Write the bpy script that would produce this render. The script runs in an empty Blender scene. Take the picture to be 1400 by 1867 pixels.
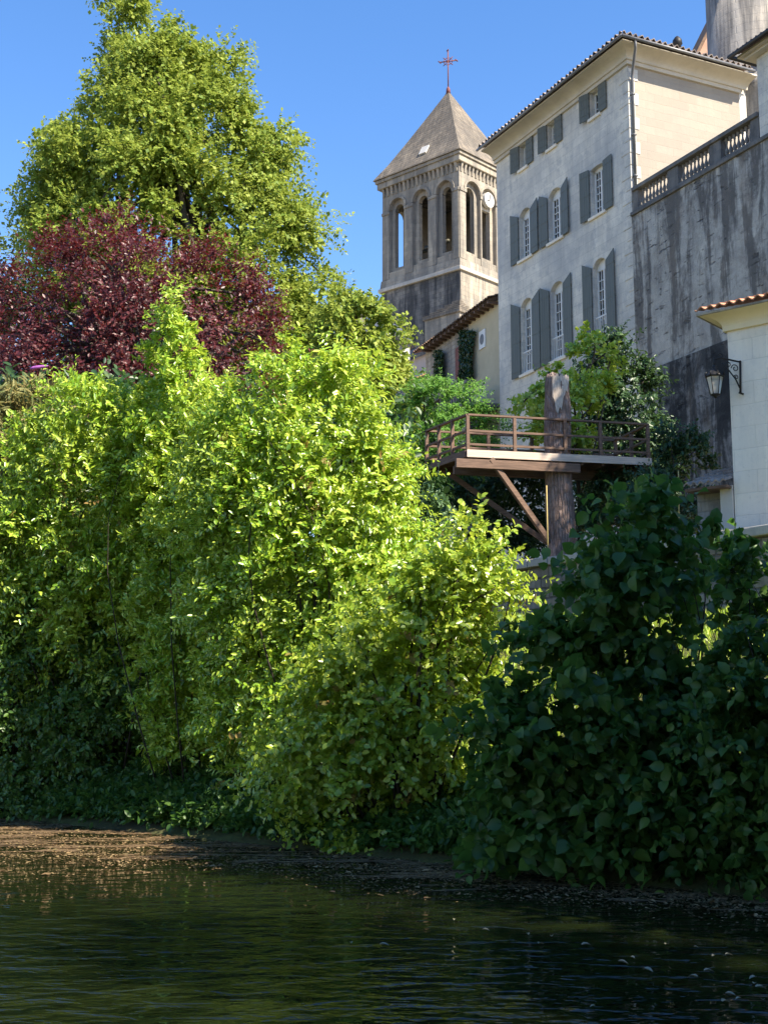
import bpy, bmesh, math, random
import numpy as np
from mathutils import Vector, Matrix

# ------------------------------------------------------------------ camera, light, exposure
F_PX, PITCH, CAM_Z = 2300.0, math.atan((1290 - 933.5) / 2300.0), 1.7
scene = bpy.context.scene
COL = scene.collection
cam_d = bpy.data.cameras.new('camera')
cam = bpy.data.objects.new('camera', cam_d)
COL.objects.link(cam)
cam.location = (0, 0, CAM_Z)
cam.rotation_euler = (math.radians(90) + PITCH, 0, 0)
cam_d.sensor_fit = 'VERTICAL'
cam_d.angle = 2 * math.atan(933.5 / F_PX)
cam_d.clip_start, cam_d.clip_end = 0.1, 3000
scene.camera = cam

SUN_EL = math.radians(46)
SUN_AZ = (0.78, -0.626)                      # horizontal direction towards the sun (x right, y away)
world = bpy.data.worlds.new('World')
scene.world = world
world.use_nodes = True
wn = world.node_tree
sky = wn.nodes.new('ShaderNodeTexSky')
sky.sky_type = 'NISHITA'
sky.sun_disc = False
sky.sun_elevation = SUN_EL
sky.sun_rotation = math.atan2(SUN_AZ[0], SUN_AZ[1])
sky.air_density, sky.dust_density, sky.ozone_density = 1.0, 0.0, 2.6
hsv = wn.nodes.new('ShaderNodeHueSaturation')          # a clear, deep blue summer sky
hsv.inputs['Saturation'].default_value = 1.25
wn.links.new(sky.outputs[0], hsv.inputs['Color'])
tint = wn.nodes.new('ShaderNodeMix')
tint.data_type, tint.blend_type = 'RGBA', 'MULTIPLY'
tint.inputs['Factor'].default_value = 1.0
tint.inputs['B'].default_value = (1.12, 0.93, 0.95, 1)
wn.links.new(hsv.outputs[0], tint.inputs['A'])
wn.links.new(tint.outputs['Result'], wn.nodes['Background'].inputs[0])
wn.nodes['Background'].inputs[1].default_value = 0.12

sun_d = bpy.data.lights.new('sun', 'SUN')
sun_d.energy = 5.0
sun_d.angle = math.radians(0.53)
sun_d.color = (1.0, 0.90, 0.74)
sun = bpy.data.objects.new('sun', sun_d)
COL.objects.link(sun)
_s = Vector((SUN_AZ[0] * math.cos(SUN_EL), SUN_AZ[1] * math.cos(SUN_EL), math.sin(SUN_EL))).normalized()
sun.rotation_euler = _s.to_track_quat('Z', 'Y').to_euler()
sun.location = _s * 60

scene.view_settings.view_transform = 'Standard'
scene.view_settings.look = 'None'
scene.view_settings.exposure = 1.35
scene.view_settings.gamma = 1
scene.cycles.max_bounces = 7
scene.cycles.diffuse_bounces = 3
scene.cycles.glossy_bounces = 3
scene.cycles.transmission_bounces = 4
scene.cycles.transparent_max_bounces = 6

# ------------------------------------------------------------------ helpers
R_FWD = np.array([0, math.cos(PITCH), math.sin(PITCH)])
R_UP = np.array([0, -math.sin(PITCH), math.cos(PITCH)])
CAM = np.array([0, 0, CAM_Z])


def ray(px, py):
    return R_FWD + np.array([1.0, 0, 0]) * (px - 700) / F_PX + R_UP * (933.5 - py) / F_PX


def at(px, py, Y):
    d = ray(px, py)
    return CAM + d * (Y / d[1])


def onplane(px, py, o, n):
    d = ray(px, py)
    return CAM + d * (np.dot(np.asarray(o) - CAM, n) / np.dot(d, n))


def tag(o, label=None, cat=None, group=None, kind=None):
    if label: o['label'] = label
    if cat: o['category'] = cat
    if group: o['group'] = group
    if kind: o['kind'] = kind
    return o


def empty(name, loc, rz=0.0):
    o = bpy.data.objects.new(name, None)
    COL.objects.link(o)
    o.location = Vector(loc)
    o.rotation_euler = (0, 0, rz)
    o.empty_display_size = 0.3
    return o


def copy_tree(o, parent=None):
    c = o.copy()
    COL.objects.link(c)
    c.parent = parent
    for ch in list(o.children):
        copy_tree(ch, c)
    return c


class MB:
    def __init__(self):
        self.v, self.f = [], []

    def quad(self, *p):
        n = len(self.v)
        self.v += [tuple(q) for q in p]
        self.f.append(tuple(range(n, n + len(p))))

    def box(self, x0, x1, y0, y1, z0, z1):
        n = len(self.v)
        self.v += [(x, y, z) for z in (z0, z1) for x, y in ((x0, y0), (x1, y0), (x1, y1), (x0, y1))]
        for f in ((3, 2, 1, 0), (4, 5, 6, 7), (0, 1, 5, 4), (1, 2, 6, 5), (2, 3, 7, 6), (3, 0, 4, 7)):
            self.f.append(tuple(n + i for i in f))

    def hexa(self, b, t):                      # two rings of points, closed
        n, k = len(self.v), len(b)
        self.v += [tuple(p) for p in b] + [tuple(p) for p in t]
        self.f.append(tuple(n + i for i in reversed(range(k))))
        self.f.append(tuple(n + k + i for i in range(k)))
        for i in range(k):
            j = (i + 1) % k
            self.f.append((n + i, n + j, n + k + j, n + k + i))

    def bar(self, a, b, w, h, up=(0, 0, 1)):   # rectangular bar from a to b
        a, b = Vector(a), Vector(b)
        d = (b - a).normalized()
        u = Vector(up)
        s = d.cross(u)
        if s.length < 1e-4: s = d.cross(Vector((1, 0, 0)))
        s.normalize()
        u = s.cross(d).normalized()
        o = [s * w / 2 + u * h / 2, s * w / 2 - u * h / 2, -s * w / 2 - u * h / 2, -s * w / 2 + u * h / 2]
        self.hexa([a + q for q in o], [b + q for q in o])

    def tube(self, pts, rad, n=8, cap=True):
        pts = [Vector(p) for p in pts]
        if not hasattr(rad, '__len__'): rad = [rad] * len(pts)
        st = len(self.v)
        for i, p in enumerate(pts):
            d = (pts[min(i + 1, len(pts) - 1)] - pts[max(i - 1, 0)]).normalized()
            s = d.cross(Vector((0.13, 0.31, 1)))
            if s.length < 1e-3: s = d.cross(Vector((1, 0, 0)))
            s.normalize()
            t = s.cross(d)
            for k in range(n):
                a = 2 * math.pi * k / n
                self.v.append(tuple(p + (s * math.cos(a) + t * math.sin(a)) * rad[i]))
        for i in range(len(pts) - 1):
            for k in range(n):
                j = (k + 1) % n
                self.f.append((st + i * n + k, st + i * n + j, st + (i + 1) * n + j, st + (i + 1) * n + k))
        if cap:
            self.f.append(tuple(st + k for k in reversed(range(n))))
            self.f.append(tuple(st + (len(pts) - 1) * n + k for k in range(n)))

    def lathe(self, prof, n=16, c=(0, 0, 0)):  # prof = [(r, z)]
        st = len(self.v)
        for r, z in prof:
            for k in range(n):
                a = 2 * math.pi * k / n
                self.v.append((c[0] + r * math.cos(a), c[1] + r * math.sin(a), c[2] + z))
        for i in range(len(prof) - 1):
            for k in range(n):
                j = (k + 1) % n
                self.f.append((st + i * n + k, st + i * n + j, st + (i + 1) * n + j, st + (i + 1) * n + k))
        self.f.append(tuple(st + k for k in reversed(range(n))))
        self.f.append(tuple(st + (len(prof) - 1) * n + k for k in range(n)))

    def build(self, name, mat, parent=None, smooth=False, bevel=0.0):
        me = bpy.data.meshes.new(name)
        me.from_pydata(self.v, [], self.f)
        bm = bmesh.new()
        bm.from_mesh(me)
        bmesh.ops.remove_doubles(bm, verts=bm.verts, dist=1e-5)
        bmesh.ops.recalc_face_normals(bm, faces=bm.faces)
        bm.to_mesh(me)
        bm.free()
        me.update()
        me.materials.append(mat)
        if smooth:
            me.polygons.foreach_set('use_smooth', [True] * len(me.polygons))
        o = bpy.data.objects.new(name, me)
        COL.objects.link(o)
        if parent: o.parent = parent
        if bevel:
            m = o.modifiers.new('bevel', 'BEVEL')
            m.width, m.segments, m.limit_method = bevel, 2, 'ANGLE'
        return o


# ------------------------------------------------------------------ materials
class N:
    """small node-tree helper"""
    def __init__(self, name):
        self.m = bpy.data.materials.new(name)
        self.m.use_nodes = True
        self.t = self.m.node_tree
        self.b = self.t.nodes['Principled BSDF']
        self.out = self.t.nodes['Material Output']
        self.co = self.t.nodes.new('ShaderNodeTexCoord').outputs['Object']

    def n(self, typ, ins=None, **kw):
        x = self.t.nodes.new(typ)
        for k, v in kw.items(): setattr(x, k, v)
        for k, v in (ins or {}).items(): self.set(x.inputs[k], v)
        return x

    def set(self, sock, v):
        if isinstance(v, bpy.types.NodeSocket): self.t.links.new(v, sock)
        else:
            if isinstance(v, tuple) and len(v) == 3 and sock.type == 'RGBA': v = (*v, 1)
            sock.default_value = v

    def scale(self, s, co=None):
        return self.n('ShaderNodeMapping', {'Vector': co or self.co, 'Scale': s}).outputs[0]

    def noise(self, sc, det=4, rough=0.55, co=None, dist=0.0):
        return self.n('ShaderNodeTexNoise', {'Vector': co or self.co, 'Scale': sc, 'Detail': det, 'Roughness': rough, 'Distortion': dist}).outputs['Fac']

    def ramp(self, fac, stops):
        r = self.n('ShaderNodeValToRGB', {'Fac': fac})
        e = r.color_ramp.elements
        while len(e) < len(stops): e.new(0.5)
        for el, (p, c) in zip(e, stops):
            el.position = p
            el.color = (c, c, c, 1) if not isinstance(c, tuple) else (*c, 1)
        return r.outputs[0]

    def mix(self, a, b, fac, mode='MIX'):
        x = self.n('ShaderNodeMix', data_type='RGBA', blend_type=mode)
        self.set(x.inputs['Factor'], fac)
        self.set(x.inputs['A'], a)
        self.set(x.inputs['B'], b)
        return x.outputs['Result']

    def math(self, op, a, b=0.0):
        x = self.n('ShaderNodeMath', operation=op)
        self.set(x.inputs[0], a)
        self.set(x.inputs[1], b)
        return x.outputs[0]

    def bump(self, h, strength=0.3, dist=0.02):
        x = self.n('ShaderNodeBump', {'Height': h, 'Strength': strength, 'Distance': dist})
        self.set(self.b.inputs['Normal'], x.outputs[0])

    def done(self, col, rough=0.8, spec=0.3, metal=0.0):
        self.set(self.b.inputs['Base Color'], col)
        self.set(self.b.inputs['Roughness'], rough)
        self.set(self.b.inputs['Specular IOR Level'], spec)
        self.b.inputs['Metallic'].default_value = metal
        return self.m


def xz(s):
    """flat coordinates (x+y, z) for walls that run along the local axes"""
    sep = s.n('ShaderNodeSeparateXYZ', {'Vector': s.co})
    x = s.math('ADD', sep.outputs[0], sep.outputs[1])
    return s.n('ShaderNodeCombineXYZ', {'X': x, 'Y': sep.outputs[2], 'Z': 0.0}).outputs[0], sep.outputs[2]


def stone_mat(name, light, mid, grey, dark, block=(0.9, 0.36), mortar=0.75, streak=0.0, lichen=0.5, joint=0.02, bumpy=0.5, streak_top=None, wobble=0.06):
    s = N(name)
    uv, z = xz(s)
    wob = s.n('ShaderNodeTexNoise', {'Vector': s.co, 'Scale': 1.3, 'Detail': 2.0}).outputs['Color']
    uvw = s.n('ShaderNodeVectorMath', {0: uv, 1: s.n('ShaderNodeVectorMath', {0: wob, 'Scale': wobble}, operation='SCALE').outputs[0]}, operation='ADD').outputs[0]
    br = s.n('ShaderNodeTexBrick', {'Vector': uvw, 'Color1': (0, 0, 0), 'Color2': (1, 1, 1), 'Mortar': (0.5, 0.5, 0.5), 'Scale': 1.0,
                                   'Mortar Size': joint, 'Mortar Smooth': 0.6, 'Bias': 0.0, 'Brick Width': block[0], 'Row Height': block[1]})
    tint = s.n('ShaderNodeSeparateColor', {'Color': br.outputs['Color']}).outputs[0]
    base = s.mix(light, mid, s.ramp(tint, [(0.15, 0.0), (0.85, 0.9)]))
    big = s.noise(0.33, 6, 0.62)
    base = s.mix(base, grey, s.math('MULTIPLY', s.ramp(big, [(0.40, 0.0), (0.62, 1.0)]), lichen))
    med = s.noise(2.2, 8, 0.7)
    base = s.mix(base, grey, s.math('MULTIPLY', s.ramp(med, [(0.50, 0.0), (0.64, 1.0)]), lichen * 0.8))
    fine = s.noise(11, 6, 0.75)
    base = s.mix(base, dark, s.math('MULTIPLY', s.ramp(fine, [(0.56, 0.0), (0.72, 1.0)]), lichen * 0.7))
    if streak:
        st = s.noise(1.0, 6, 0.62, s.scale((1.6, 1.6, 0.14)), 0.3)
        f = s.ramp(st, [(0.42, 0.0), (0.53, 1.0)])
        st2 = s.noise(1.0, 5, 0.6, s.scale((6.0, 6.0, 0.4)))
        f = s.math('MULTIPLY', f, s.ramp(st2, [(0.32, 0.45), (0.60, 1.0)]))
        if streak_top:
            f = s.math('MULTIPLY', f, s.n('ShaderNodeMapRange', {'Value': s.math('ADD', z, s.math('MULTIPLY', s.noise(0.5, 3), 3.0)), 'From Min': streak_top[0] + 1.5, 'From Max': streak_top[1] + 1.5, 'To Min': 0.12, 'To Max': 1.0}).outputs[0])
        base = s.mix(base, dark, s.math('MULTIPLY', f, streak))
    base = s.mix(base, dark, s.math('MULTIPLY', br.outputs['Fac'], 1 - mortar))
    h = s.math('ADD', s.math('MULTIPLY', br.outputs['Fac'], -0.8), s.math('MULTIPLY', s.noise(7, 8, 0.7), 0.9))
    s.bump(h, bumpy, 0.03)
    return s.done(base, 0.9, 0.2)


def plain_mat(name, col, rough=0.6, var=0.25, sc=6.0, spec=0.3, metal=0.0, stretch=(1, 1, 1), bump=0.0):
    s = N(name)
    nz = s.noise(sc, 6, 0.65, s.scale(stretch))
    lo = tuple(c * (1 - var) for c in col)
    hi = tuple(min(1, c * (1 + var)) for c in col)
    c = s.ramp(nz, [(0.3, lo), (0.7, hi)])
    if bump: s.bump(nz, bump, 0.02)
    return s.done(c, rough, spec, metal)


def leaf_mat(name, cols, trans=0.4, tcol=None, rough=0.42, spec=0.35):
    """colour varies from leaf to leaf (each leaf is a mesh island)"""
    s = N(name)
    geo = s.n('ShaderNodeNewGeometry')
    rnd = geo.outputs['Random Per Island']
    c = s.ramp(rnd, [(i / max(1, len(cols) - 1), k) for i, k in enumerate(cols)])
    tuft = s.noise(0.9, 3, 0.6)
    c = s.mix(c, cols[-1], s.ramp(tuft, [(0.45, 0.0), (0.72, 0.5)]))
    s.set(s.b.inputs['Base Color'], c)
    s.set(s.b.inputs['Roughness'], rough)
    s.set(s.b.inputs['Specular IOR Level'], spec)
    tr = s.n('ShaderNodeBsdfTranslucent', {'Color': s.mix(c, tcol or tuple(min(1, x * 1.6) for x in cols[-1]), 0.6)})
    mx = s.n('ShaderNodeMixShader', {0: trans})
    s.t.links.new(s.b.outputs[0], mx.inputs[1])
    s.t.links.new(tr.outputs[0], mx.inputs[2])
    s.t.links.new(mx.outputs[0], s.out.inputs['Surface'])
    return s.m


M = {}
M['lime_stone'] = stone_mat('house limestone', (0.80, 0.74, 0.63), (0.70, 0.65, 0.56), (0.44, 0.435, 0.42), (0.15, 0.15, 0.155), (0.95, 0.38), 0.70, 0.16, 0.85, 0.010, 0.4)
M['gable_sun_stone'] = stone_mat('gable cream stone darkened for sun', (0.37, 0.325, 0.265), (0.335, 0.29, 0.235), (0.30, 0.265, 0.225), (0.22, 0.195, 0.17), (0.8, 0.33), 0.86, 0.10, 0.4, 0.010, 0.4)  # cream house stone, darkened here to offset the sun on the gable
M['turret_stone'] = stone_mat('turret stone', (0.46, 0.41, 0.34), (0.40, 0.36, 0.31), (0.22, 0.215, 0.21), (0.07, 0.068, 0.07), (0.7, 0.33), 0.93, 0.8, 0.7, 0.012, 0.5)


def rough_wall(name, pale, mid, dark, top, streak, blotch):
    """old rendered rubble: mottled, broken drip stains from the coping, short open joints"""
    s = N(name)
    sep = s.n('ShaderNodeSeparateXYZ', {'Vector': s.co})
    z = sep.outputs[2]
    base = s.mix(pale, mid, s.ramp(s.noise(0.9, 8, 0.68), [(0.36, 0.0), (0.62, 1.0)]))
    fine = s.noise(6.5, 10, 0.78)
    base = s.mix(base, mid, s.ramp(fine, [(0.48, 0.0), (0.66, 0.9)]))
    bl = s.noise(0.55, 9, 0.72, None, 0.6)
    base = s.mix(base, dark, s.math('MULTIPLY', s.ramp(bl, [(0.47, 0.0), (0.60, 1.0)]), blotch))
    st = s.noise(1.0, 8, 0.7, s.scale((1.5, 1.5, 0.20)), 0.7)
    brk = s.noise(1.5, 8, 0.75, None, 0.5)
    f = s.math('ADD', s.math('MULTIPLY', st, 0.72), s.math('MULTIPLY', brk, 0.28))
    hi = s.n('ShaderNodeMapRange', {'Value': s.math('ADD', z, s.math('MULTIPLY', s.noise(0.6, 5, 0.7, s.scale((1, 1, 0.3))), 7.0)), 'From Min': top[0] + 3.5, 'From Max': top[1] + 3.5, 'To Min': -0.09, 'To Max': 0.055}).outputs[0]
    f = s.ramp(s.math('ADD', f, hi), [(0.475, 0.0), (0.56, 1.0)])
    base = s.mix(base, dark, s.math('MULTIPLY', f, streak))
    warm = s.ramp(s.noise(1.0, 5, 0.7, s.scale((1.1, 1.1, 0.35))), [(0.52, 0.0), (0.68, 0.45)])
    base = s.mix(base, (0.25, 0.205, 0.165), warm)
    cr = s.noise(1.0, 7, 0.62, s.scale((1.5, 1.5, 6.5)), 0.35)
    where = s.ramp(s.noise(0.5, 4, 0.6), [(0.42, 0.1), (0.58, 1.0)])
    crack = s.math('MULTIPLY', s.ramp(cr, [(0.60, 0.0), (0.655, 1.0)]), where)
    base = s.mix(base, dark, s.math('MULTIPLY', crack, 0.85))
    pit = s.ramp(s.noise(17, 6, 0.75), [(0.60, 0.0), (0.70, 0.7)])
    base = s.mix(base, dark, pit)
    s.bump(s.math('ADD', s.math('MULTIPLY', fine, 1.0), s.math('MULTIPLY', crack, -1.2)), 0.9, 0.05)
    return s.done(base, 0.95, 0.15)


M['wall_stone'] = rough_wall('retaining wall stone', (0.58, 0.55, 0.49), (0.39, 0.37, 0.34), (0.085, 0.079, 0.076), (2.5, 14.0), 0.80, 0.32)
M['moss_stone'] = rough_wall('mossy lower wall stone', (0.34, 0.335, 0.33), (0.19, 0.19, 0.19), (0.022, 0.024, 0.027), (-6.0, 6.0), 0.85, 0.8)
M['dark_stone'] = stone_mat('dark balustrade stone', (0.26, 0.24, 0.22), (0.20, 0.19, 0.18), (0.11, 0.11, 0.11), (0.04, 0.04, 0.04), (1.2, 0.5), 0.9, 0.4, 0.8, 0.005, 0.5)
M['tower_stone'] = stone_mat('tower limestone', (0.46, 0.395, 0.305), (0.38, 0.33, 0.26), (0.23, 0.21, 0.18), (0.09, 0.088, 0.085), (0.6, 0.3), 0.8, 0.55, 0.6, 0.012, 0.5)
M['tower_dark'] = stone_mat('tower base weathered stone', (0.30, 0.27, 0.23), (0.2, 0.185, 0.17), (0.095, 0.095, 0.095), (0.035, 0.036, 0.038), (0.5, 0.28), 0.75, 0.85, 0.9, 0.015, 0.7)
M['tower_pale'] = stone_mat('tower pale dressed stone', (0.60, 0.54, 0.45), (0.54, 0.49, 0.42), (0.36, 0.34, 0.31), (0.2, 0.19, 0.17), (0.6, 0.3), 0.85, 0.25, 0.35, 0.01, 0.4)
M['spire_stone'] = stone_mat('spire stone tiles', (0.30, 0.25, 0.19), (0.20, 0.17, 0.135), (0.13, 0.115, 0.098), (0.06, 0.056, 0.052), (0.35, 0.22), 0.7, 0.45, 0.65, 0.03, 0.8)
M['lodge_stone'] = stone_mat('lodge ashlar', (0.93, 0.83, 0.67), (0.86, 0.77, 0.63), (0.66, 0.61, 0.53), (0.25, 0.23, 0.21), (0.95, 0.45), 0.84, 0.12, 0.42, 0.012, 0.35)
M['rubble'] = stone_mat('garden wall rubble', (0.50, 0.43, 0.33), (0.38, 0.33, 0.26), (0.22, 0.2, 0.17), (0.07, 0.065, 0.055), (0.55, 0.24), 0.5, 0.4, 0.7, 0.03, 1.0)
M['cornice'] = plain_mat('cornice limestone', (0.52, 0.475, 0.40), 0.85, 0.12, 1.4, 0.2)
M['lodge_cornice'] = plain_mat('lodge cream cornice', (0.82, 0.70, 0.47), 0.85, 0.08, 1.4, 0.2)
M['plaster'] = plain_mat('ochre plaster', (0.52, 0.45, 0.31), 0.9, 0.10, 1.0, 0.2)
M['old_plaster'] = stone_mat('old annex masonry', (0.52, 0.47, 0.40), (0.42, 0.38, 0.33), (0.24, 0.23, 0.22), (0.10, 0.09, 0.085), (0.4, 0.22), 0.8, 0.5, 0.7, 0.02, 0.7)
M['pale_plaster'] = plain_mat('pale church plaster', (0.55, 0.53, 0.5), 0.9, 0.15, 0.7, 0.2)
M['white'] = plain_mat('white painted wood', (0.74, 0.73, 0.70), 0.5, 0.06, 3)
M['shutter'] = plain_mat('grey green shutter paint', (0.118, 0.126, 0.108), 0.55, 0.12, 2.5, 0.3, 0, (6, 6, 0.4))
M['glass'] = plain_mat('window glass', (0.012, 0.016, 0.022), 0.08, 0.3, 2, 0.6)
M['zinc'] = plain_mat('weathered zinc', (0.16, 0.16, 0.165), 0.5, 0.25, 3, 0.4, 0.3)
M['iron'] = plain_mat('black iron', (0.018, 0.017, 0.017), 0.55, 0.3, 14, 0.4, 0.2)
M['rust'] = plain_mat('rusty iron cross', (0.16, 0.055, 0.045), 0.7, 0.3, 8)
M['bronze'] = plain_mat('bell bronze', (0.09, 0.085, 0.06), 0.45, 0.3, 5, 0.5, 0.5)
M['tile_grey'] = plain_mat('weathered canal tiles', (0.30, 0.25, 0.215), 0.9, 0.45, 2.6, 0.2)
M['tile_red'] = plain_mat('terracotta canal tiles', (0.46, 0.23, 0.14), 0.85, 0.35, 4.0, 0.2)
M['tile_brown'] = plain_mat('old brown roof tiles', (0.19, 0.125, 0.085), 0.9, 0.5, 5.0, 0.2)
M['slate'] = plain_mat('blue grey slate', (0.075, 0.085, 0.11), 0.5, 0.3, 3.0, 0.4)
M['pink_wall'] = plain_mat('pinkish brick wall', (0.48, 0.29, 0.21), 0.9, 0.2, 1.5, 0.2)
M['timber'] = plain_mat('reddish deck timber', (0.155, 0.096, 0.066), 0.7, 0.4, 3.0, 0.3, 0, (1.0, 1.0, 9.0))
M['timber_pale'] = plain_mat('pale weathered fascia board', (0.56, 0.45, 0.36), 0.8, 0.25, 4.0, 0.25, 0, (0.5, 3, 12))
M['cane'] = plain_mat('yellow cane', (0.50, 0.38, 0.14), 0.6, 0.2, 9)
M['torn'] = plain_mat('bare torn wood', (0.52, 0.42, 0.33), 0.85, 0.35, 9, 0.2, 0, (4, 4, 0.8), 0.6)
M['stem'] = plain_mat('dark shrub stems', (0.040, 0.032, 0.024), 0.85, 0.4, 8)
M['bark'] = plain_mat('grey brown bark', (0.085, 0.07, 0.056), 0.9, 0.4, 5, 0.2, 0, (3, 3, 0.5), 0.8)


def bark_mat():
    s = N('stump bark')
    v = s.n('ShaderNodeTexVoronoi', {'Vector': s.scale((15, 15, 2.2)), 'Scale': 1.0}, feature='DISTANCE_TO_EDGE').outputs['Distance']
    nz = s.noise(6, 8, 0.7)
    c = s.ramp(nz, [(0.3, (0.20, 0.135, 0.105)), (0.55, (0.31, 0.22, 0.18)), (0.75, (0.42, 0.33, 0.28))])
    c = s.mix(c, (0.05, 0.035, 0.03), s.ramp(v, [(0.0, 0.45), (0.10, 0.0)]))
    s.bump(s.math('ADD', s.ramp(v, [(0, 0.0), (0.2, 1.0)]), s.math('MULTIPLY', nz, 0.6)), 0.9, 0.03)
    return s.done(c, 0.95, 0.15)


M['stump'] = bark_mat()


def clock_mat():
    s = N('clock face')
    return s.done(s.ramp(s.noise(3, 3), [(0.3, (0.48, 0.46, 0.42)), (0.7, (0.56, 0.54, 0.5))]), 0.5, 0.3)


M['clock'] = clock_mat()

# leaves
M['lf_lime'] = leaf_mat('lime leaves', [(0.12, 0.20, 0.035), (0.22, 0.30, 0.045), (0.36, 0.40, 0.075)], 0.35, (0.46, 0.54, 0.09), 0.55, 0.2)
M['lf_far'] = leaf_mat('far tree leaves', [(0.07, 0.11, 0.03), (0.13, 0.17, 0.05)], 0.3, None, 0.6, 0.2)
M['lf_plum'] = leaf_mat('purple plum leaves', [(0.035, 0.012, 0.014), (0.07, 0.018, 0.020), (0.13, 0.028, 0.028)], 0.2, (0.40, 0.05, 0.045), 0.42, 0.42)
M['lf_robinia'] = leaf_mat('robinia leaves', [(0.08, 0.21, 0.03), (0.13, 0.29, 0.045), (0.19, 0.34, 0.06)], 0.4, (0.22, 0.42, 0.06), 0.5, 0.25)
M['lf_shrub'] = leaf_mat('riverside shrub leaves', [(0.08, 0.19, 0.012), (0.20, 0.38, 0.024), (0.37, 0.54, 0.04), (0.58, 0.68, 0.11)], 0.34, (0.72, 0.80, 0.08), 0.30, 0.8)
M['lf_alder'] = leaf_mat('round shrub leaves', [(0.09, 0.20, 0.016), (0.26, 0.40, 0.03), (0.52, 0.60, 0.09)], 0.40, (0.72, 0.80, 0.08), 0.30, 0.75)
M['lf_yellow'] = leaf_mat('yellowing leaves', [(0.16, 0.17, 0.03), (0.26, 0.21, 0.05), (0.30, 0.17, 0.05)], 0.35, (0.5, 0.4, 0.1), 0.6, 0.25)
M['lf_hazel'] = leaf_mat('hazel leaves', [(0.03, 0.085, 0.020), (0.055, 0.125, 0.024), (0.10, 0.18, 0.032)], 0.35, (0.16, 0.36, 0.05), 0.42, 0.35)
M['lf_dark'] = leaf_mat('dark evergreen leaves', [(0.02, 0.05, 0.02), (0.035, 0.08, 0.025), (0.06, 0.11, 0.03)], 0.2, None, 0.4, 0.4)
M['lf_ivy'] = leaf_mat('ivy leaves', [(0.018, 0.045, 0.016), (0.035, 0.075, 0.022)], 0.15, None, 0.4, 0.4)
M['lf_shade_bramble'] = leaf_mat('bramble leaves dark for shade', [(0.04, 0.10, 0.018), (0.07, 0.15, 0.024), (0.12, 0.22, 0.03)], 0.35, (0.3, 0.45, 0.06), 0.36, 0.5)  # darker leaf kind, its dark green also standing in for shade low on the left
M['lf_grey'] = leaf_mat('pale grey green leaves', [(0.12, 0.22, 0.10), (0.20, 0.30, 0.15)], 0.3, None, 0.5, 0.3)
M['lf_budd'] = leaf_mat('buddleia leaves', [(0.12, 0.18, 0.07), (0.2, 0.22, 0.08), (0.32, 0.25, 0.1)], 0.3, (0.4, 0.36, 0.12), 0.6, 0.25)
M['flower'] = plain_mat('purple flower spike', (0.34, 0.10, 0.36), 0.8, 0.3, 20)
M['litter'] = leaf_mat('floating litter', [(0.09, 0.055, 0.026), (0.19, 0.115, 0.055), (0.34, 0.235, 0.12), (0.14, 0.11, 0.045)], 0.1, None, 0.7, 0.3)
M['fleaf'] = leaf_mat('floating leaves', [(0.20, 0.19, 0.12), (0.27, 0.25, 0.17)], 0.1, None, 0.35, 0.5)


def ground_mat(name, a, b, c):
    s = N(name)
    col = s.ramp(s.noise(0.7, 6, 0.65), [(0.3, a), (0.55, b), (0.75, c)])
    s.bump(s.noise(9, 6, 0.7), 0.7, 0.05)
    return s.done(col, 0.95, 0.15)


M['bank'] = ground_mat('bank earth and grass', (0.05, 0.04, 0.025), (0.08, 0.085, 0.03), (0.13, 0.15, 0.04))
M['terrace'] = ground_mat('terrace gravel and grass', (0.30, 0.25, 0.17), (0.26, 0.23, 0.14), (0.14, 0.16, 0.05))


def water_mat():
    s = N('river water')
    co = s.scale((0.75, 1.35, 1.0))
    w1 = s.noise(3.6, 2, 0.45, co, 0.5)
    w2 = s.noise(11, 2, 0.5, co, 0.4)
    w3 = s.noise(0.9, 2, 0.5, co)
    h = s.math('ADD', s.math('ADD', s.math('MULTIPLY', w1, 1.0), s.math('MULTIPLY', w2, 0.22)), s.math('MULTIPLY', w3, 0.8))
    s.bump(h, 0.7, 0.09)
    c = s.ramp(s.noise(0.5, 4), [(0.35, (0.005, 0.008, 0.003)), (0.7, (0.010, 0.014, 0.004))])
    s.b.inputs['IOR'].default_value = 1.333
    return s.done(c, 0.02, 0.5)


M['water'] = water_mat()


def film_mat():
    s = N('floating scum')
    st = s.noise(1.0, 7, 0.68, s.scale((0.9, 3.2, 1)), 0.8)
    fine = s.noise(14, 5, 0.7, s.scale((0.6, 1.4, 1)))
    c = s.ramp(fine, [(0.3, (0.045, 0.028, 0.013)), (0.5, (0.12, 0.075, 0.035)), (0.68, (0.26, 0.17, 0.085))])
    s.set(s.b.inputs['Base Color'], c)
    s.b.inputs['Roughness'].default_value = 0.7
    sep = s.n('ShaderNodeSeparateXYZ', {'Vector': s.n('ShaderNodeTexCoord').outputs['Generated']})
    a = s.n('ShaderNodeAttribute', attribute_name='cover')
    al = s.math('ADD', s.math('ADD', s.math('MULTIPLY', st, 1.7), -0.35), s.math('MULTIPLY', fine, 0.35))
    al = s.math('ADD', al, a.outputs['Fac'])
    al = s.ramp(al, [(0.93, 0.0), (0.99, 1.0)])
    tr = s.n('ShaderNodeBsdfTransparent')
    mx = s.n('ShaderNodeMixShader', {0: al})
    s.t.links.new(tr.outputs[0], mx.inputs[1])
    s.t.links.new(s.b.outputs[0], mx.inputs[2])
    s.t.links.new(mx.outputs[0], s.out.inputs['Surface'])
    s.bump(fine, 0.6, 0.01)
    return s.m


M['film'] = film_mat()

# ------------------------------------------------------------------ setting
EDGE = 15.4                                     # bank line: y = EDGE - 0.9 x


def bank_s(x, y):
    return (y + 0.9 * x - EDGE) / 1.345


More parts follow.
